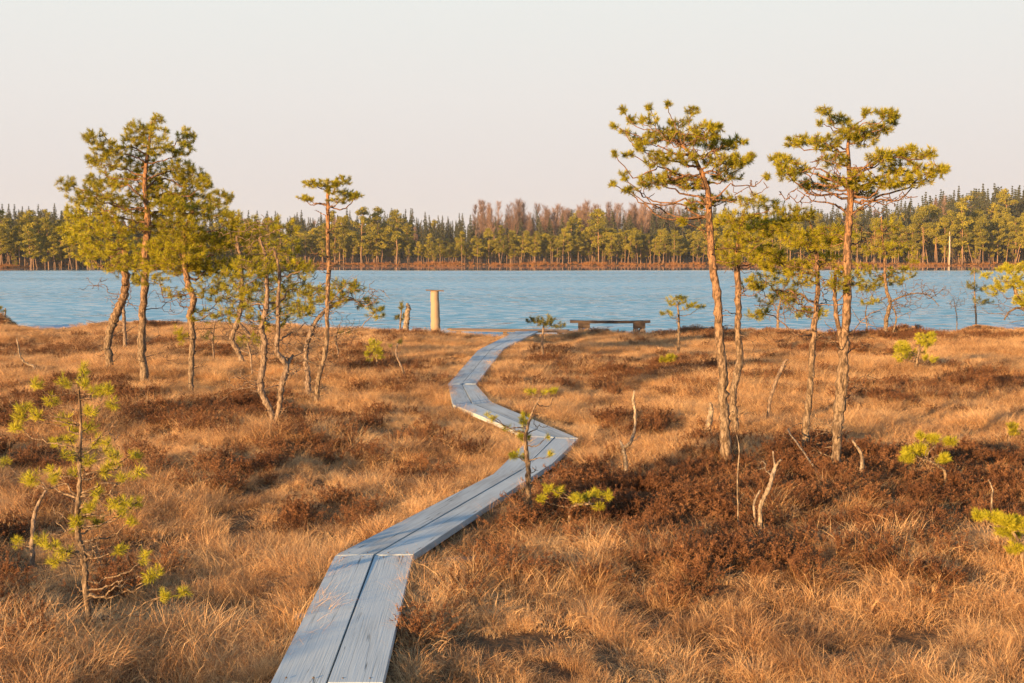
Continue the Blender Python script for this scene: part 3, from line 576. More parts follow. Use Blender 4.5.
# ---- foreground left saplings
tl = [(79, 371), (67, 380), (88, 384), (42, 382), (25, 414), (21, 424), (28, 404), (42, 412), (55, 400), (90, 390), (104, 388), (113, 386), (117, 402), (85, 428), (72, 431), (62, 440), (52, 442), (98, 440), (108, 446), (115, 462), (120, 452), (132, 454), (106, 470), (138, 473), (124, 478),
      (127, 499), (133, 505), (116, 503), (127, 524), (119, 512), (102, 490), (98, 500), (25, 480), (33, 478), (81, 520), (93, 524), (86, 512), (121, 547), (74, 528), (142, 558), (161, 569), (155, 572), (170, 592), (184, 590), (42, 539), (56, 543), (61, 558), (70, 548), (76, 470), (92, 458), (75, 452), (58, 470), (66, 418), (95, 410)]
pine('pine_sapling', 'waist-high sparse yellow-tufted sapling in the left foreground', 'sapling', (88, 614), [(88, 612, 3.2), (86, 585, 3), (85, 560, 3), (80, 535, 2.9), (79, 515, 2.7), (82, 485, 2.3), (83, 455, 1.9), (82, 420, 1.5), (80, 378, 1)],
     [(x, y, 7, 6, 5) for x, y in tl], 31, 'needle_yellow', dead=[(60, 575, 30, 22, 16), (130, 575, 30, 12, 10), (105, 540, 22, 14, 12), (60, 520, 18, 14, 8), (110, 430, 20, 20, 6)], K=38, Ln=.042, twig=.0024, limb_r=.007, wd=.0020)
pine('pine_sapling', 'thin bare-stemmed sapling at the left edge beside the yellow-tufted one', 'sapling', (32, 548), [(32, 547, 2.2), (33, 520, 2), (37, 505, 1.8), (45, 490, 1.2)], [(46, 483, 5, 5, 6), (17, 543, 6, 6, 6), (6, 462, 5, 5, 4)], 32, 'needle_yellow', 'bark_grey', dead=[(35, 540, 18, 14, 8)], K=42, Ln=.042, twig=.0018, limb_r=.005, wd=.002)
# ---- sapling before the boardwalk
pine('pine_sapling', 'slim young pine with few yellow tufts in front of the boardwalk bend', 'sapling', (529, 506), [(529, 504, 3), (528, 485, 2.9), (528, 468, 2.7), (526, 450, 2.4), (526, 432, 1.8), (532, 412, 1.1), (539, 397, .8)],
     [(524, 420, 5, 6, 12), (525, 434, 6, 6, 12), (516, 455, 7, 4, 10), (524, 457, 5, 3, 6), (530, 392, 5, 2, 5), (545, 392, 5, 2, 3), (556, 392, 6, 2, 6), (551, 451, 3, 2, 4), (548, 435, 2, 2, 3), (493, 419, 3, 3, 4), (487, 412, 2, 2, 2), (506, 428, 4, 3, 3)], 33, 'needle_yellow', dead=[(512, 428, 10, 8, 5), (540, 425, 12, 10, 5), (536, 470, 8, 8, 4)], K=36, Ln=.042, twig=.002, limb_r=.006, wd=.0024)
pine('pine_bush', 'low sprawling pine bush with yellow tufts right of the slim young pine', 'bush', (570, 512), [(570, 511, 1.5), (577, 505, 1.3), (590, 503, 1)],
     [(558, 493, 5, 3, 6), (576, 496, 5, 3, 6), (587, 496, 4, 3, 5), (598, 496, 4, 3, 5), (608, 498, 4, 3, 5), (598, 507, 5, 2, 6), (540, 497, 5, 3, 4), (548, 488, 4, 3, 4), (584, 505, 5, 2, 4)], 34, 'needle_yellow', dead=[(575, 500, 22, 5, 10)], K=36, Ln=.048, twig=.002, limb_r=.005, wd=.0024)
# ---- right group
pine('pine_tree', 'tall pine with spreading one-sided crown leaning left, left of the right group', 'tree', (726, 463),
     [(727, 461, 7.4), (725, 430, 6.2), (723, 398, 6), (722, 365, 5.8), (719, 333, 5.4), (717, 300, 5), (712, 264, 4.6), (709, 225, 4.2), (707, 193, 3.8), (700, 173, 3.1), (692, 158, 2.2), (680, 146, 1.3)],
     [(624, 109, 4, 3, 6), (648, 107, 4, 3, 6), (666, 106, 4, 3, 5), (690, 112, 7, 3, 9), (635, 119, 9, 4, 10), (613, 127, 4, 3, 5), (627, 131, 5, 3, 7), (646, 121, 9, 5, 12), (640, 148, 7, 6, 12), (615, 154, 4, 3, 5), (629, 153, 5, 3, 7), (643, 138, 11, 6, 18), (663, 136, 16, 7, 30),
      (678, 122, 11, 5, 14), (684, 139, 18, 7, 36), (702, 133, 15, 8, 36), (717, 124, 7, 4, 12), (720, 142, 17, 8, 42), (737, 142, 9, 6, 18), (742, 160, 11, 7, 24), (722, 162, 20, 7, 40), (749, 156, 5, 5, 9), (763, 178, 4, 3, 5), (678, 159, 20, 7, 32), (654, 160, 13, 7, 24),
      (625, 175, 5, 4, 8), (612, 184, 4, 3, 5), (649, 183, 14, 6, 24), (669, 177, 20, 7, 34), (691, 183, 17, 6, 30), (629, 191, 7, 3, 9), (713, 198, 10, 5, 16), (698, 204, 10, 5, 16), (730, 174, 16, 6, 22), (681, 222, 4, 3, 6), (731, 197, 8, 5, 10)],
     41, dens=1.9, dead=[(745, 188, 18, 10, 10), (690, 150, 30, 16, 16), (640, 190, 20, 6, 6)], Ln=.046)
pine('pine_tree', 'pine with bright orange trunk and low crown, second of the right group', 'tree', (735, 424),
     [(735, 423, 4.8), (733, 400, 4.6), (736, 380, 4.6), (741, 360, 4.4), (739, 332, 4.2), (739, 300, 4), (739, 272, 3.8), (740, 245, 2.8), (744, 220, 1.8)],
     [(748, 201, 14, 7, 24), (733, 218, 20, 8, 34), (756, 222, 18, 8, 30), (722, 260, 13, 6, 20), (742, 236, 20, 8, 30), (730, 247, 17, 7, 22), (760, 256, 16, 8, 24), (771, 207, 13, 7, 20), (777, 230, 16, 9, 26), (757, 285, 12, 6, 12)],
     42, dens=1.9, dead=[(760, 290, 18, 10, 10), (748, 262, 22, 14, 10), (726, 310, 7, 5, 3)])
pine('pine_tree', 'slim pale-trunked pine with ragged low crown between the taller right pines', 'tree', (805, 447),
     [(805, 446, 4.4), (806, 420, 4.2), (809, 392, 4), (811, 355, 3.8), (814, 325, 3.4), (817, 290, 2.9), (816, 255, 2.4), (812, 225, 1.6)],
     [(766, 228, 17, 8, 24), (794, 214, 18, 8, 28), (803, 240, 23, 9, 38), (770, 254, 18, 9, 28), (826, 234, 18, 9, 28), (788, 266, 23, 8, 34), (786, 296, 17, 7, 18), (761, 281, 18, 7, 18), (807, 313, 9, 5, 9), (754, 312, 11, 6, 11), (821, 313, 6, 4, 6), (828, 260, 17, 9, 20), (800, 278, 17, 8, 16)],
     43, dens=2.4, dead=[(780, 300, 26, 18, 18), (812, 270, 26, 20, 16), (830, 300, 12, 10, 5)])
pine('pine_tree', 'tall broad-crowned pine with double twisted trunk, tallest on the right', 'tree', (838, 473),
     [(837, 472, 5), (837, 440, 5.6), (841, 408, 6.8), (842, 370, 5.4), (845, 332, 5.4), (845, 285, 5), (847, 242, 4.6), (849, 212, 4.1), (849, 182, 3.4), (848, 158, 2.4), (847, 132, 1.4)],
     [(822, 112, 7, 3, 9), (816, 124, 3, 3, 4), (844, 118, 11, 5, 18), (863, 113, 5, 3, 7), (882, 115, 11, 5, 20), (900, 119, 7, 4, 11), (878, 128, 15, 6, 28), (850, 133, 17, 7, 34), (864, 140, 13, 6, 20), (808, 137, 11, 5, 16), (794, 141, 9, 4, 11), (820, 143, 16, 7, 30),
      (788, 157, 13, 5, 19), (777, 164, 5, 6, 9), (782, 175, 11, 6, 18), (801, 168, 13, 6, 22), (809, 184, 11, 5, 14), (832, 180, 15, 8, 30), (833, 160, 14, 7, 22), (852, 181, 15, 8, 30), (873, 159, 13, 7, 22), (889, 156, 11, 5, 17), (908, 153, 15, 6, 28), (926, 154, 7, 5, 10),
      (902, 168, 20, 7, 40), (931, 171, 10, 7, 20), (941, 169, 4, 4, 6), (885, 183, 21, 6, 36), (914, 180, 14, 6, 22), (867, 190, 15, 6, 18), (845, 277, 16, 8, 22), (832, 285, 12, 5, 10)],
     44, dens=1.9, stems=[[(843, 402, 4), (846, 370, 3.4), (841, 340, 3), (836, 315, 2.8), (836, 290, 2.5), (834, 268, 1.8)]], dead=[(800, 196, 26, 10, 20), (870, 205, 26, 9, 14), (830, 175, 40, 20, 24), (862, 390, 12, 14, 8), (866, 345, 12, 6, 4), (895, 198, 18, 5, 8), (870, 232, 26, 10, 12)], Ln=.046)
pine('pine_tree', 'crooked lakeside pine with dead arching branch behind the broad-crowned pine', 'tree', (885, 334),
     [(885, 333, 2.8), (887, 318, 2.6), (890, 302, 2.4), (886, 288, 1.9), (884, 262, 1.2), (881, 235, .9), (880, 216, .6)],
     [(873, 286, 14, 6, 22), (892, 280, 16, 6, 24), (905, 272, 14, 6, 14), (862, 268, 16, 7, 16), (878, 250, 20, 8, 18), (900, 245, 16, 7, 12), (882, 226, 16, 7, 12), (868, 300, 10, 4, 6), (856, 240, 14, 8, 12), (912, 258, 10, 5, 6)],
     45, stems=[[(890, 302, 1.1), (904, 296, 1.), (918, 293, .8), (930, 297, .6), (938, 306, .4)], [(893, 333, 1.1), (896, 318, 1.), (893, 306, .8)], [(867, 327, .8), (866, 314, .7), (868, 302, .5)]], dead=[(915, 290, 24, 10, 34), (880, 240, 24, 16, 20), (900, 300, 24, 8, 20), (865, 295, 18, 10, 18)])
pine('pine_tree', 'low spreading pine at the right edge reaching over the water', 'tree', (1040, 338),
     [(1040, 337, 4), (1034, 320, 3.8), (1026, 308, 3.2), (1018, 296, 2.4), (1014, 282, 1.6)],
     [(1010, 281, 13, 7, 30), (1020, 298, 11, 7, 22), (998, 290, 10, 6, 14), (1016, 269, 11, 5, 18), (1034, 284, 16, 9, 34), (1050, 300, 16, 10, 30), (990, 275, 6, 3, 6), (1040, 268, 14, 7, 20)], 46, stems=[[(1030, 312, 1.8), (1018, 308, 1.5), (1008, 312, 1.1), (1003, 320, .8)]], dead=[(1012, 312, 12, 8, 12), (1004, 300, 10, 8, 6)], mat='needle_yellow')
pine('pine_sapling', 'thin sparse young pine on the lakeside hummock at right', 'sapling', (976, 320), [(976, 318, .9), (975, 300, .8), (975, 285, .6), (975, 270, .4)], [(975, 272, 6, 4, 6), (965, 284, 7, 4, 7), (985, 288, 8, 4, 7), (972, 300, 9, 4, 7), (988, 302, 7, 3, 5)], 47, 'needle_dull', 'bark_grey', dead=[(974, 292, 14, 16, 30)], twig=.003)
pine('bare_shrub', 'leafless twiggy shrub beside the thin pine on the hummock', 'shrub', (957, 322), [(957, 321, .5), (955, 310, .4), (953, 300, .3)], [], 48, bark='bark_grey', dead=[(952, 298, 10, 12, 22), (960, 304, 8, 8, 10)], twig=.003)
pine('pine_bush', 'bright green young pine bush in the grass below the lakeside pine', 'bush', (916, 370), [(916, 369, 1.6), (917, 355, 1.3), (920, 338, .8)], [(921, 337, 10, 5, 16), (896, 348, 6, 4, 8), (932, 343, 8, 4, 10), (909, 348, 10, 5, 12), (920, 354, 12, 6, 12), (903, 357, 7, 3, 6), (930, 358, 8, 4, 6)], 49, 'needle_yellow', Ln=.055, twig=.003)
pine('pine_bush', 'small yellow-green pine bush lying in dark heather at right', 'bush', (938, 474), [(945, 474, 1.6), (936, 465, 1.4), (925, 459, 1)], [(905, 456, 5, 3, 9), (914, 454, 7, 4, 13), (927, 452, 7, 4, 12), (938, 456, 5, 3, 8), (918, 434, 3, 3, 4), (932, 437, 5, 2, 7), (945, 439, 5, 2, 7)], 50, 'needle_yellow', K=50, Ln=.056, twig=.0026, limb_r=.006, wd=.0027)
pine('pine_bush', 'yellow-green pine bush at the right edge in the foreground', 'bush', (1022, 556), [(1022, 554, 2), (1018, 540, 1.7), (1010, 528, 1.2)], [(984, 518, 7, 3, 9), (993, 516, 7, 4, 11), (1003, 518, 7, 4, 11), (1013, 522, 9, 5, 15), (1006, 531, 8, 4, 10), (1019, 537, 8, 5, 12), (1030, 526, 9, 6, 14), (1038, 540, 9, 6, 12), (1012, 546, 7, 4, 8)], 51, 'needle_yellow', K=44, Ln=.045, twig=.002, limb_r=.006, wd=.0024)
pine('pine_bush', 'tiny dull green pine bush near the right edge above the heather', 'bush', (1009, 440), [(1009, 439, 1.2), (1008, 430, .9)], [(1007, 425, 6, 3, 8), (992, 449, 5, 2, 6), (1012, 432, 5, 3, 6), (988, 446, 4, 2, 4)], 52, Ln=.045, twig=.002)
pine('pine_bush', 'twiggy half-bare pine bush on the shore behind the slim pale-trunked pine', 'bush', (778, 328), [(778, 327, 1.4), (778, 312, 1.2), (782, 296, .8)], [(770, 300, 11, 7, 9), (790, 304, 10, 6, 8), (780, 288, 12, 6, 9)], 74, 'needle_dull', 'bark_grey', dead=[(780, 308, 22, 14, 60)], twig=.003)
# ---- dead wood
def snag(name, label, cat, base, lines, seed, bark='dead', dead=()):
    return pine(name, label, cat, base, lines[0], [], seed, bark=bark, stems=lines[1:], dead=dead, twig=.003)
snag('dead_tree', 'small bleached forked snag in the grass right of the boardwalk', 'snag', (626, 472), [[(626, 471, 2.8), (625, 458, 2.6), (623, 448, 2.3), (620, 441, 1.3)], [(624, 448, 2), (630, 441, 2.1), (635, 430, 1.9), (636, 412, 1.7), (634, 402, 2), (635, 391, 1)]], 61, dead=[(640, 436, 5, 3, 2)])
snag('dead_tree', 'dark leaning dead stem behind and right of the orange-trunked pine', 'snag', (768, 417), [[(768, 416, 2.2), (771, 395, 2.1), (777, 378, 2.4), (784, 364, 2.2), (787, 359, 1.2)]], 62, 'bark_grey', dead=[(790, 364, 5, 3, 3)])
snag('dead_tree', 'short rotten stub left of the tall one-sided pine', 'stump', (709, 438), [[(709, 437, 3.4), (708, 424, 3), (711, 410, 2.4), (710, 403, 1.4)]], 63)
snag('dead_tree', 'twisted pale dead root standing in dark heather below the right pines', 'snag', (760, 522), [[(760, 521, 3), (761, 503, 2.8), (768, 486, 3), (775, 468, 2.2), (780, 459, 1.3)], [(755, 521, 1.6), (755, 505, 1.6), (762, 492, 1.4)], [(775, 468, 1.3), (774, 452, .9)]], 64, dead=[(768, 470, 10, 8, 5)])
snag('dead_tree', 'thin broken stub right of the double-trunked pine', 'stump', (860, 479), [[(860, 478, 2.2), (861, 465, 2.1), (859, 452, 1.6), (850, 439, .9)]], 65)
snag('dead_tree', 'low bleached snag on the grass at the left edge', 'snag', (30, 368), [[(34, 367, 1.5), (27, 364, 1.4), (21, 358, 1.4), (19, 346, 1), (17, 338, .7)]], 66)
snag('dead_tree', 'small dead stem among the left pines, right of the crooked one', 'snag', (240, 352), [[(240, 351, 1.6), (252, 356, 1.4), (262, 364, 1.1)]], 67, 'bark_grey')
def stick(label, a, b, r, seed):
    A = G(*a); B = G(*b); rg = np.random.RandomState(seed); n = 9
    P = A + (B - A) * np.linspace(0, 1, n)[:, None] + rg.randn(n, 3) * .006; P[:, 2] = np.linspace(.34, .12, n)
    tb = Tubes(); tb.add(P - A, np.linspace(r * .7, r, n), 7, 0, .08, rg)
    e = tag(link('fallen_branch', tb.mesh('fallen_branch', M['dead']), None, A), label, 'branch'); return e
snag('dead_twig', 'thin upright bare twig in heather below the tall one-sided pine', 'twig', (738, 516), [[(738, 515, .8), (737, 480, .7), (738, 450, .5), (736, 434, .3)]], 68)
snag('dead_twig', 'short bent bare twig in the heather near the right edge', 'twig', (992, 500), [[(992, 499, .9), (993, 490, .8), (990, 480, .5)]], 69)
stick('bare pale branch leaning in the heather under the right pines', (787, 449), (825, 483), .012, 3)
# ------------------------------------------------------------------ bog vegetation (uncountable)
def blades(nb, seed, rad, h0, h1, wd, arch, lean=(0, 0), curl=.5):
    rg = np.random.RandomState(seed); S = 4
    a = rg.rand(nb) * 2 * pi; r = rad * rg.rand(nb) ** .7; bx = r * np.cos(a); by = r * np.sin(a)
    a2 = a + rg.randn(nb) * .7; L_ = h0 + (h1 - h0) * rg.rand(nb); tilt0 = np.abs(rg.randn(nb)) * .25 + .10; bend = arch * (.4 + rg.rand(nb))
    P = [np.stack([bx, by, np.full(nb, -.04)], -1)]; th = tilt0.copy()
    for k in range(S):
        st = L_ / S; dx = np.cos(a2) * np.sin(th) + lean[0] * .25 * (k + 1) / S; dy = np.sin(a2) * np.sin(th) + lean[1] * .25 * (k + 1) / S
        P.append(P[-1] + np.stack([dx * st, dy * st, np.cos(th) * st], -1)); th = np.minimum(th + bend / S, 2.2); a2 = a2 + rg.randn(nb) * curl / S
    sd = np.stack([-np.sin(a2 + rg.randn(nb)), np.cos(a2), rg.randn(nb) * .3], -1); sd /= np.linalg.norm(sd, axis=1)[:, None]
    ws = np.array([.8, 1, .9, .6, .1]) * wd / 2
    V = np.stack([np.stack([P[k] - sd * ws[k], P[k] + sd * ws[k]], 1) for k in range(S + 1)], 1)   # nb,S+1,2,3
    i = np.arange(nb)[:, None, None] * (2 * (S + 1)) + np.arange(S)[None, :, None] * 2
    q = (i + np.array([0, 1, 3, 2])[None, None, :]).reshape(-1, 4)
    return V.reshape(-1, 3), q, np.repeat(rg.rand(nb), 2 * (S + 1))
hid = bpy.data.collections.new('tuft_sources'); hidH = bpy.data.collections.new('heather_sources'); hidR = bpy.data.collections.new('reed_sources')
def src(col, name, V, q, ti, mat, extra=None):
    me = mesh_from(name, V, q, mat, False, {'tint': ti}); ob = bpy.data.objects.new(name, me); col.objects.link(ob)
for k in range(6):
    V, q, ti = blades(270, 100 + k, .16 + .03 * (k % 3), .12, .34, .0023, 1.7 + .4 * (k % 3), (.6 * (k % 2), .2), 1.3)
    src(hid, 'a_sedge_%d' % k, V, [q], ti, M['grass'])
for k in range(2):                          # short flat mat of dead blades
    V, q, ti = blades(190, 130 + k, .24, .10, .24, .004, 2.4, (.3, .1), 1.6)
    src(hid, 'b_sedge_%d' % k, V, [q], ti, M['grass'])
def heather(seed):
    rg = np.random.RandomState(seed); tb = Tubes(); tp = []; td = []
    for s_ in range(26):
        a = rg.rand() * 2 * pi; r = .13 * rg.rand() ** .5; p = np.array([r * cos(a), r * sin(a), -.04]); h = rg.uniform(.12, .27); d = np.array([cos(a) * .5 * r / .13, sin(a) * .5 * r / .13, 1.]) + rg.randn(3) * .18
        d /= np.linalg.norm(d); P = [p]
        for k in range(4): d = d + rg.randn(3) * .16; d /= np.linalg.norm(d); P.append(P[-1] + d * h / 4)
        P = np.array(P); tb.add(P, np.linspace(.0028, .0012, 5), 3, rg.rand() * .5, 0, None, False)
        for k in range(1, 5):
            for w in range(3):
                e = d + rg.randn(3) * .7; e /= np.linalg.norm(e); q_ = P[k] + e * .045; tb.add(np.array([P[k], q_]), [.0014, .001], 3, rg.rand() * .6, 0, None, False)
                tp.append(q_); td.append(e); tp.append(P[k] + e * .02); td.append(e)
    V, q4, q3, ti = tufts(np.array(tp), np.array(td), rg, 7, .017, .0042, .02)
    Vt = np.concatenate(tb.V); nn = len(Vt)
    return np.vstack([Vt, V]), [np.concatenate(tb.Q), q4 + nn, q3 + nn], np.concatenate([np.concatenate(tb.A), ti])
for k in range(5):
    V, fs, ti = heather(200 + k); src(hidH, 'heather_%d' % k, V, fs, ti, M['heather'])
for k in range(3):
    V, q, ti = blades(60, 300 + k, .9, .9, 1.7, .06, .9, (0, 0), .6); src(hidR, 'reed_%d' % k, V, [q], ti, M['reed'])

def scatter(name, col, pts, scl, idxs, label, cat, seed):
    rg = np.random.RandomState(seed); n = len(pts)
    me = bpy.data.meshes.new(name); me.vertices.add(n); me.vertices.foreach_set('co', np.asarray(pts, np.float32).ravel())
    a = me.attributes.new('rot', 'FLOAT_VECTOR', 'POINT'); a.data.foreach_set('vector', np.c_[rg.randn(n) * .12, rg.randn(n) * .12, rg.rand(n) * 2 * pi].astype(np.float32).ravel())
    a = me.attributes.new('scl', 'FLOAT', 'POINT'); a.data.foreach_set('value', np.asarray(scl, np.float32))
    a = me.attributes.new('idx', 'INT', 'POINT'); a.data.foreach_set('value', np.asarray(idxs, np.int32))
    ob = link(name, me); tag(ob, label, cat, kind='stuff')
    ng = bpy.data.node_groups.new(name + '_nodes', 'GeometryNodeTree')
    ng.interface.new_socket(name='Geometry', in_out='INPUT', socket_type='NodeSocketGeometry'); ng.interface.new_socket(name='Geometry', in_out='OUTPUT', socket_type='NodeSocketGeometry')
    gi = ng.nodes.new('NodeGroupInput'); go = ng.nodes.new('NodeGroupOutput'); ip = ng.nodes.new('GeometryNodeInstanceOnPoints')
    ci = ng.nodes.new('GeometryNodeCollectionInfo'); ci.inputs['Collection'].default_value = col; ci.inputs['Separate Children'].default_value = True; ci.inputs['Reset Children'].default_value = True
    def na(nm, ty):
        x = ng.nodes.new('GeometryNodeInputNamedAttribute'); x.data_type = ty; x.inputs['Name'].default_value = nm; return x.outputs['Attribute']
    l = ng.links.new
    l(gi.outputs[0], ip.inputs['Points']); l(ci.outputs[0], ip.inputs['Instance']); ip.inputs['Pick Instance'].default_value = True
    l(na('idx', 'INT'), ip.inputs['Instance Index']); l(na('rot', 'FLOAT_VECTOR'), ip.inputs['Rotation']); l(na('scl', 'FLOAT'), ip.inputs['Scale']); l(ip.outputs[0], go.inputs[0])
    md = ob.modifiers.new('scatter', 'NODES'); md.node_group = ng; return ob

hb = [(30, 405, 75, 24, .9), (215, 412, 70, 16, .9), (318, 440, 45, 20, .95), (860, 500, 180, 34, .85), (1000, 480, 90, 36, .8), (760, 490, 90, 30, .85), (820, 450, 60, 18, .8), (690, 505, 110, 30, .8), (600, 480, 55, 22, .9), (560, 500, 50, 14, .9), (550, 357, 22, 6, 1),
      (60, 570, 120, 40, .3), (690, 370, 60, 10, .55), (830, 345, 40, 6, .6), (895, 333, 40, 5, .9), (690, 333, 60, 3.5, .9), (640, 420, 50, 9, .5), (60, 345, 50, 6, .5), (880, 390, 60, 10, .5), (500, 560, 70, 18, .6), (740, 560, 120, 14, .8), (430, 440, 35, 14, .5), (190, 470, 60, 10, .5), (390, 335, 30, 4, .6), (470, 590, 30, 16, .5), (412, 622, 9, 9, .8)]
def heather_frac(x, y):
    f = .5 * smooth(.60, .72, fbm(x * .55 + 5, y * .40 + 2, 3))
    py = HY + F * (CAMZ - ZP) / np.maximum(y, .5); px = 512 + F * x / np.maximum(y, .5)   # plan-view blobs, sized where they lie
    for cx, cy, rx, ry, w in hb:
        c = G(cx, cy); sx_ = rx * c[1] / F; y0 = G(cx, cy + ry)[1]; y1 = G(cx, max(cy - ry, 300))[1]; sy = (y1 - y0) / 2
        f = f + w * np.exp(-(((x - c[0]) / sx_) ** 2 + ((y - c[1]) / sy) ** 2) * 1.1)
    return np.clip(f * (.1 + 1.7 * fbm(x * 1.3, y * 1.3, 3)), 0, 1)
rg = np.random.RandomState(77)
def field(n, y0, y1):
    y = np.sqrt(rg.rand(n) * (y1 ** 2 - y0 ** 2) + y0 ** 2); x = (rg.rand(n) * 2 - 1) * (.47 * y + 2.2); return x, y
def keep(x, y, margin):
    ok = (seg_dist(x, y, BWC) > margin) & (y < shoreY(x) + .1)
    c = G(505, 330); ok &= ~((np.abs(x - c[0]) < 2.1) & (np.abs(y - c[1] + .2) < .75)); return ok
xa, ya = field(68000, 3.2, 47); hf = heather_frac(xa, ya); k = keep(xa, ya, .325) & (rg.rand(len(xa)) > hf * .5)
xa, ya = xa[k], ya[k]; ex, ey = [], []
for A_, sg in ((BWL, -1), (BWR, 1)):
    for i in range(len(A_) - 1):
        p0, p1 = A_[i], A_[i + 1]; L_ = np.linalg.norm(p1 - p0); nn = int(L_ * 14); u = rg.rand(nn)[:, None]; d_ = (p1 - p0) / L_; nv = np.array([d_[1], -d_[0]]) * sg
        P_ = p0 + (p1 - p0) * u + nv * (.02 + .09 * rg.rand(nn)[:, None]); ex += list(P_[:, 0]); ey += list(P_[:, 1])
ex = np.array(ex); ey = np.array(ey); k = (seg_dist(ex, ey, BWC) > .305) & (ey > 3) & (ey < 34) & (fbm(ex * 1.3 + 9, ey * 1.3, 2) > .42); xa = np.r_[xa, ex[k]]; ya = np.r_[ya, ey[k]]
za = height(xa, ya)
lush = .25 + 1.15 * fbm(xa * .9 + 31, ya * .9 + 7, 3)
sc_ = lush * (.65 + .45 * rg.rand(len(xa))) * (1 - .45 * smooth(3.5, .3, shoreY(xa) - ya))
sc_ *= 1 - .15 * smooth(.7, .36, seg_dist(xa, ya, BWC))
scatter('bog_grass', hid, np.c_[xa, ya, za], sc_, np.where(rg.rand(len(xa)) < .3, rg.randint(6, 8, len(xa)), rg.randint(0, 6, len(xa))), 'dry golden sedge grass covering the bog', 'grass', 5)
xh, yh = field(46000, 3.2, 47); hf = heather_frac(xh, yh); k = keep(xh, yh, .38) & (rg.rand(len(xh)) < hf * .8)
xh, yh = xh[k], yh[k]; zh = height(xh, yh)
scatter('heather', hidH, np.c_[xh, yh, zh], (.5 + .5 * rg.rand(len(xh))) * (1 - .4 * smooth(3, .3, shoreY(xh) - yh)), rg.randint(0, 5, len(xh)), 'dark reddish brown heather in patches among the grass', 'heather', 6)
# reeds along the far bank
xr = rg.uniform(-260, 260, 2600); yr = farY(xr) + rg.uniform(-1.5, 9, len(xr)); zr = np.maximum(height(xr, yr), WATER_Z)
scatter('shore_reeds', hidR, np.c_[xr, yr, zr], (.05 + .9 * fbm(xr * .12, yr * .12, 3)) * (.6 + .6 * rg.rand(len(xr))), rg.randint(0, 3, len(xr)), 'rusty dry reeds lining the far bank', 'reeds', 7)

# ------------------------------------------------------------------ far wood
def quads(c, sz, rng, nrm_up=.0, flat=1.):
    n = len(c); d = rng.randn(n, 3); d[:, 2] *= flat; d /= np.linalg.norm(d, axis=1)[:, None]; e = np.cross(d, rng.randn(n, 3)); e /= np.linalg.norm(e, axis=1)[:, None]
    s_ = sz[:, None] if np.ndim(sz) else sz; V = np.stack([c - d * s_, c + e * s_ * .6, c + d * s_, c - e * s_ * .6], 1).reshape(-1, 3)
    return V, np.arange(n)[:, None] * 4 + np.arange(4)[None]
def far_pine(seed):
    rng = np.random.RandomState(seed); Ht = 13.5; tb = Tubes(); n = 10
    lean = rng.randn(2) * .5; zz = np.linspace(-.5, Ht * .93, n); P = np.c_[lean[0] * (zz / Ht) ** 2 + rng.randn(n) * .05, lean[1] * (zz / Ht) ** 2 + rng.randn(n) * .05, zz]
    tb.add(P, np.linspace(.17, .05, n), 6); cs = []; szs = []
    z_lo = Ht * rng.uniform(.30, .52); nl = rng.randint(13, 19); wmax = rng.uniform(2.1, 3.1)
    for k in range(nl):
        f = (k + .5) / nl; z = z_lo + (Ht - z_lo) * f; rr = wmax * (1 - .75 * f ** 2.2) * (.5 + .5 * min(1, f * 3)) * rng.uniform(.6, 1.15); a = rng.rand() * 2 * pi
        st = np.array([np.interp(z - .4, zz, P[:, 0]), np.interp(z - .4, zz, P[:, 1]), z - .5]); en = st + np.array([cos(a) * rr, sin(a) * rr, .5 + rng.randn() * .3])
        tb.add(np.array([st, (st + en) / 2 + [0, 0, -.1], en]), [.05, .035, .02], 4, 0, 0, None, False)
        for c in range(3):
            cc = st + (en - st) * rng.uniform(.45, 1.05) + rng.randn(3) * [.3, .3, .15]; m_ = 95; rad = np.array([.95, .95, .55]) * rng.uniform(.7, 1.2)
            dd = rng.randn(m_, 3); dd /= np.linalg.norm(dd, axis=1)[:, None]; cs.append(cc + dd * rad * (.3 + .7 * rng.rand(m_, 1))); szs.append(np.full(m_, .15) * rng.uniform(.7, 1.3, m_))
    for k in range(rng.randint(2, 6)):       # dead lower limbs
        z = rng.uniform(2, z_lo); a = rng.rand() * 6.3; tb.add(np.array([[0, 0, z], [cos(a) * .9, sin(a) * .9, z + .2]]), [.03, .01], 4, 0, 0, None, False)
    c = np.concatenate(cs); V, q = quads(c, np.concatenate(szs), rng); t_ = np.repeat(np.repeat(rng.rand(len(cs)), 95) * .6 + .4 * rng.rand(len(c)), 4)
    return tb.mesh('far_pine_trunk', M['bark_far']), mesh_from('far_pine_crown', V, [q], M['far_needle'], False, {'tint': t_})
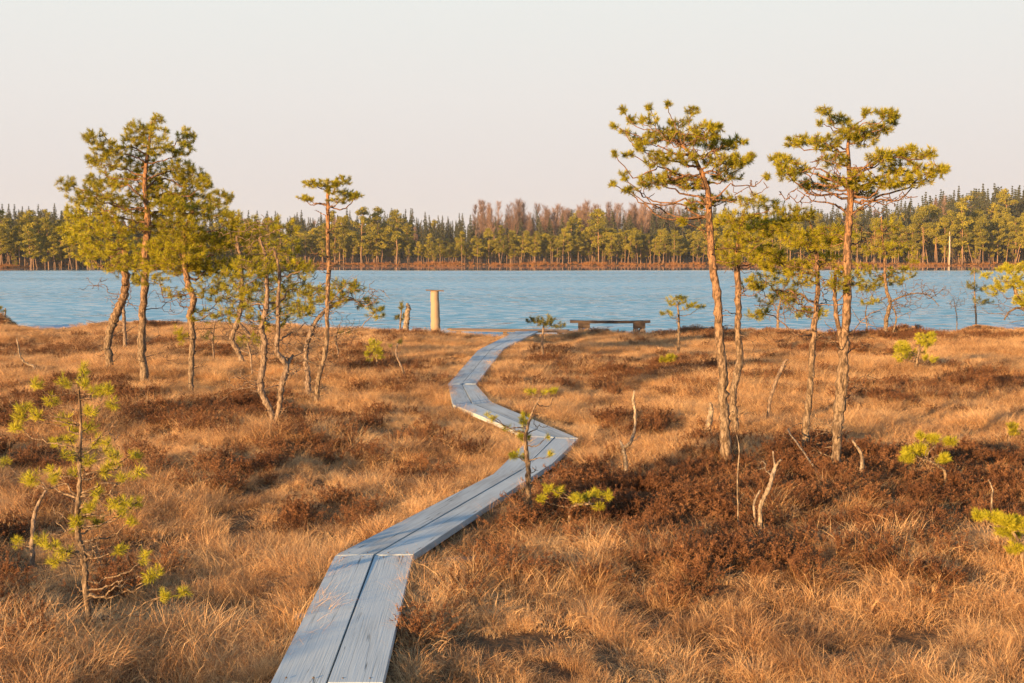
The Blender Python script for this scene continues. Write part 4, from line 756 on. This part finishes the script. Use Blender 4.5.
def far_spruce(seed):
    rng = np.random.RandomState(seed); Ht = 18.; tb = Tubes(); tb.add([[0, 0, -.5], [0, 0, Ht * .5], [0, 0, Ht * .96]], [.2, .12, .03], 5); cs = []
    wm = rng.uniform(3.0, 4.3); nl = 26
    for k in range(nl):
        f = k / (nl - 1); z = Ht * (.12 + .88 * f); rr = wm * (1 - f) ** .85 + .02
        for b in range(int(5 + 5 * (1 - f))):
            a = rng.rand() * 2 * pi; r_ = rr * rng.uniform(.65, 1.1); m_ = 16; u = rng.rand(m_, 1) ** .6
            cs.append(np.array([[cos(a), sin(a), 0]]) * u * r_ + np.array([[0, 0, z]]) - np.array([[0, 0, .35]]) * u ** 1.5 * r_ + rng.randn(m_, 3) * [.10, .10, .10])
    c = np.concatenate(cs); V, q = quads(c, (.12 + .13 * np.clip((Ht - c[:, 2]) / 5, 0, 1)) * rng.uniform(.6, 1.3, len(c)), rng)
    return tb.mesh('spruce_trunk', M['bark_grey']), mesh_from('spruce_crown', V, [q], M['far_spruce'], False, {'tint': np.repeat(rng.rand(len(c)), 4)})
def far_birch(seed):
    rng = np.random.RandomState(seed); Ht = 17.; tb = Tubes(); n = 8; zz = np.linspace(-.5, Ht, n); P = np.c_[rng.randn(n) * .12, rng.randn(n) * .12, zz]; tb.add(P, np.linspace(.15, .02, n), 5)
    tw = Tubes()
    for k in range(60):
        f = rng.rand(); z = Ht * (.3 + .68 * f); a = rng.rand() * 6.3; ln = (1.6 + 3.6 * (1 - f)) * rng.uniform(.6, 1); st = np.array([0, 0, z]); en = st + np.array([cos(a) * ln * .5, sin(a) * ln * .5, ln * .9])
        tw.add(np.array([st, (st + en) / 2 + rng.randn(3) * .12, en]), [.05, .035, .02], 3, rng.rand(), 0, None, False)
        for b in range(16):
            s0 = st + (en - st) * rng.uniform(.2, 1); e0 = s0 + (en - st) / ln * .5 + rng.randn(3) * [.42, .42, .3] + [0, 0, .35]; tw.add(np.array([s0, (s0 + e0) / 2 + rng.randn(3) * .05, e0]), [.018, .014, .01], 3, rng.rand(), 0, None, False)
    return tb.mesh('birch_trunk', M['bark_far']), tw.mesh('birch_twigs', M['far_birch'])
protoP = [far_pine(400 + i) for i in range(9)]; protoS = [far_spruce(500 + i) for i in range(4)]; protoB = [far_birch(600 + i) for i in range(4)]
secs = [(-400, 60, 'at the far left edge'), (60, 130, 'behind the leaning left pine'), (130, 215, 'behind the tallest left pine'), (215, 300, 'behind the forked pine'), (300, 375, 'behind the flat-topped pine'), (375, 420, 'above the broken stump'), (420, 470, 'above the wooden post'),
        (470, 560, 'above the boardwalk end'), (560, 610, 'above the left bench half'), (610, 655, 'above the right bench half'), (655, 710, 'left of the one-sided pine'), (710, 760, 'right of the one-sided pine'), (760, 870, 'behind the broad-crowned pine'), (870, 955, 'left of the pale trunk'), (955, 1500, 'right of the pale trunk')]
def sec(px):
    for a, b, s_ in secs:
        if a <= px < b: return s_
    return secs[-1][2]
ordn = ['first', 'second', 'third', 'fourth', 'fifth', 'sixth', 'seventh', 'eighth', 'ninth', 'tenth', 'eleventh', 'twelfth', 'thirteenth', 'fourteenth', 'fifteenth', 'sixteenth', 'seventeenth', 'eighteenth', 'nineteenth', 'twentieth']
rf = random.Random(9)
def copy_tree(proto, name, x, y, sc, part2, label, cat, group, wide=1.):
    e = empty(name, (x, y, gz(x, y))); tag(e, label, cat, group); e.rotation_euler = (0, 0, rf.uniform(0, 6.28)); e.scale = (sc * wide, sc * wide, sc)
    link('trunk', proto[0], e); link(part2, proto[1], e); return e
TR = []
def relabel(lst):                             # name each by height class, then by order from the left inside its stretch of shore
    by = {}
    for (px, top, e, kind) in lst: by.setdefault((kind, sec(px)), []).append((px, top, e))
    for (kind, s_), L_ in by.items():
        L_.sort(key=lambda a: a[1]); n = len(L_); th = max(1, (n + 2) // 3)
        for c, w_ in enumerate(('tallest', 'middling', 'lowest')):
            for k, (px, top, e) in enumerate(sorted(L_[c * th:(c + 1) * th], key=lambda a: a[0])):
                e['label'] = '%s from left of the %s %s %s' % (ordn[min(k, 19)], w_, kind, s_)
# front row along the shore : (top rows read from the photo)
def top_row(px):                              # rough skyline of the shore pines in the photo
    return np.interp(px, [-100, 0, 60, 110, 240, 300, 350, 400, 420, 480, 520, 560, 600, 620, 700, 800, 880, 925, 960, 1024, 1100], [214, 212, 210, 222, 226, 222, 212, 216, 232, 228, 222, 228, 214, 222, 222, 226, 224, 212, 208, 208, 210])
px = -30.; cnt = {}; rows = []
while px < 1055:
    rows.append((px + rf.uniform(-3, 3), rf.uniform(3, 13))); px += rf.choice([3.5, 5, 7, 10, 15, 19])
for px, back in sorted(rows):
    x = (px - 512) / F * 365; yb = float(farY(np.array([x]))[0]) + back; x = (px - 512) / F * yb
    hh = (258 - (top_row(px) + rf.choice([-6, -2, 2, 8, 14, 22]))) / F * yb + CAMZ - gz(x, yb)
    s_ = sec(px); k = cnt.get(s_, 0); cnt[s_] = k + 1
    copy_tree(rf.choice(protoP), 'pine_tree', x, yb, hh / 13.5, 'crown', '%s from left of the front-row far-shore pines %s' % (ordn[min(k, 19)], s_), 'tree', 'front row of pines on the far shore', rf.uniform(.85, 1.15) if hh > 9 else rf.uniform(1.1, 1.3))
for i in range(185):                          # second and third rows
    px = -40 + 1105 * (i + rf.random()) / 185; back = rf.uniform(12, 42); x = (px - 512) / F * 365; yb = float(farY(np.array([x]))[0]) + back; x = (px - 512) / F * yb
    hh = (258 - (top_row(px) + rf.uniform(5, 26))) / F * yb + CAMZ - gz(x, yb)
    e = copy_tree(rf.choice(protoP), 'pine_tree', x, yb, max(6, hh) / 13.5, 'crown', 'x', 'tree', 'pines in the rows behind the far shore front'); TR.append((px, 258 - hh, e, 'half-hidden second-row pines'))
def sky_row(px): return np.interp(px, [-100, 0, 40, 100, 200, 300, 400, 440, 480, 540, 600, 680, 760, 880, 940, 980, 1024, 1100], [204, 205, 203, 206, 211, 210, 207, 214, 212, 204, 203, 202, 206, 200, 189, 183, 179, 178])
for i in range(230):                          # spruces behind
    px = -40 + 1105 * (i + rf.random()) / 230; back = rf.uniform(60, 150) if i % 3 else rf.uniform(130, 190)
    birchy = smooth(475, 500, px) * smooth(680, 640, px)
    if rf.random() < birchy * .55: continue
    yb = float(farY(np.array([(px - 512) / F * 365]))[0]) + back; x = (px - 512) / F * yb
    hh = (258 - (sky_row(px) + abs(rf.gauss(0, 7)) + (8 if birchy > .5 else 0))) / F * yb + CAMZ - gz(x, yb)
    if hh < 5: continue
    e = copy_tree(rf.choice(protoS), 'spruce_tree', x, yb, min(hh, 26) / 18, 'crown', 'x', 'tree', 'dark spruces in the wood behind the lake'); TR.append((px, 258 - hh, e, 'dark far spruces'))
for i in range(95):
    if i < 58: px = rf.uniform(475, 680)
    else: px = rf.uniform(-20, 1040)
    back = rf.uniform(55, 120); yb = float(farY(np.array([(px - 512) / F * 365]))[0]) + back; x = (px - 512) / F * yb
    top = (202 if i < 58 else float(sky_row(px)) + 10) + abs(rf.gauss(0, 9)); hh = (258 - top) / F * yb + CAMZ - gz(x, yb)
    if hh < 5: continue
    e = copy_tree(rf.choice(protoB), 'birch_tree', x, yb, hh / 17, 'twigs', 'x', 'tree', 'leafless birches behind the lake'); TR.append((px, 258 - hh, e, 'leafless pinkish far birches'))
relabel(TR)
# the wood itself, too dense to count, filling in behind and between
hidW = bpy.data.collections.new('wood_sources')
def joined(name, ms, sc_=1.):
    V = []; T = []; Q = []; mi = []; A = []; n0 = 0; me = bpy.data.meshes.new(name)
    bm = __import__('bmesh').new()
    for k, m_ in enumerate(ms):
        a = len(bm.faces); bm.from_mesh(m_); bm.faces.ensure_lookup_table()
        for f in bm.faces[a:]: f.material_index = k
        me.materials.append(m_.materials[0])
    bm.to_mesh(me); bm.free(); ob = bpy.data.objects.new(name, me); hidW.objects.link(ob)
for k in range(5): joined('w_a_pine_%d' % k, protoP[k])
for k in range(3): joined('w_b_spruce_%d' % k, protoS[k])
joined('w_c_birch', protoB[0])
nw = 3200; pxw = rg.uniform(-260, 1290, nw); bkw = 6 + 190 * rg.rand(nw) ** 1.6
yw = farY((pxw - 512) / F * 365) + bkw; xw = (pxw - 512) / F * yw; zw = height(xw, yw)
topw = np.array([float(sky_row(a)) for a in pxw]) + 6 + rg.rand(nw) * 16; topw = np.where(bkw < 45, np.maximum(topw, np.array([float(top_row(a)) for a in pxw])) + 8 + 14 * rg.rand(nw), topw)
hw_ = (258 - topw) / F * yw + CAMZ - zw; tw_ = rg.rand(nw)
iw = np.where(bkw < 45, rg.randint(0, 5, nw), np.where(tw_ < .95, rg.randint(5, 8, nw), rg.randint(0, 5, nw)))
iw = np.where((bkw > 60) & (pxw > 480) & (pxw < 690) & (tw_ < .5), 8, iw)
sm = rg.rand(nw) < .28; sm &= bkw < 60; hw_ = np.where(sm, 2.5 + 4.5 * rg.rand(nw), hw_); hn = np.where(iw < 5, 13.5, np.where(iw < 8, 18., 17.)); ok = hw_ > 3
scatter('distant_wood', hidW, np.c_[xw, yw, zw][ok], (hw_ / hn)[ok], iw[ok], 'dense mixed wood of pine and spruce behind the lake shore', 'wood', 8)
# pale dead trunk on the far shore
b_ = at(949, 266, 366); e = empty('dead_tree', (b_[0], 366, gz(b_[0], 366))); tag(e, 'pale bare dead trunk standing on the far shore at right', 'snag')
tb = Tubes(); tb.add([[0, 0, -.4], [.1, 0, 4], [0, 0, 8], [-.05, 0, 10.2]], [.30, .26, .2, .1], 9, 0, .05, np.random.RandomState(2)); link('trunk', tb.mesh('dead_trunk', M['pale']), e)
tb = Tubes()
for k in range(5): a = k * 1.7; tb.add([[0, 0, 4 + k * 1.1], [cos(a) * .7, sin(a) * .7, 4.3 + k * 1.1]], [.06, .02], 4)
link('branches', tb.mesh('dead_branches', M['pale']), e)

# ------------------------------------------------------------------ haze
HAZE = .00013
if HAZE:
    V = np.array([[x, y, z] for z in (-3, 60) for y in (-80, 5200) for x in (-2600, 2600)], float)
    q = np.array([[0, 2, 3, 1], [4, 5, 7, 6], [0, 1, 5, 4], [2, 6, 7, 3], [0, 4, 6, 2], [1, 3, 7, 5]])
    m, t, o = newmat('haze'); pv = N(t, 'ShaderNodeVolumePrincipled'); pv.inputs['Color'].default_value = (.85, .88, .95, 1); pv.inputs['Density'].default_value = HAZE; pv.inputs['Anisotropy'].default_value = 0
    t.links.new(pv.outputs[0], o.inputs['Volume'])
    hz = link('haze', mesh_from('haze', V, [q], m, False)); tag(hz, 'thin evening haze over the lake and bog', 'haze', kind='stuff')
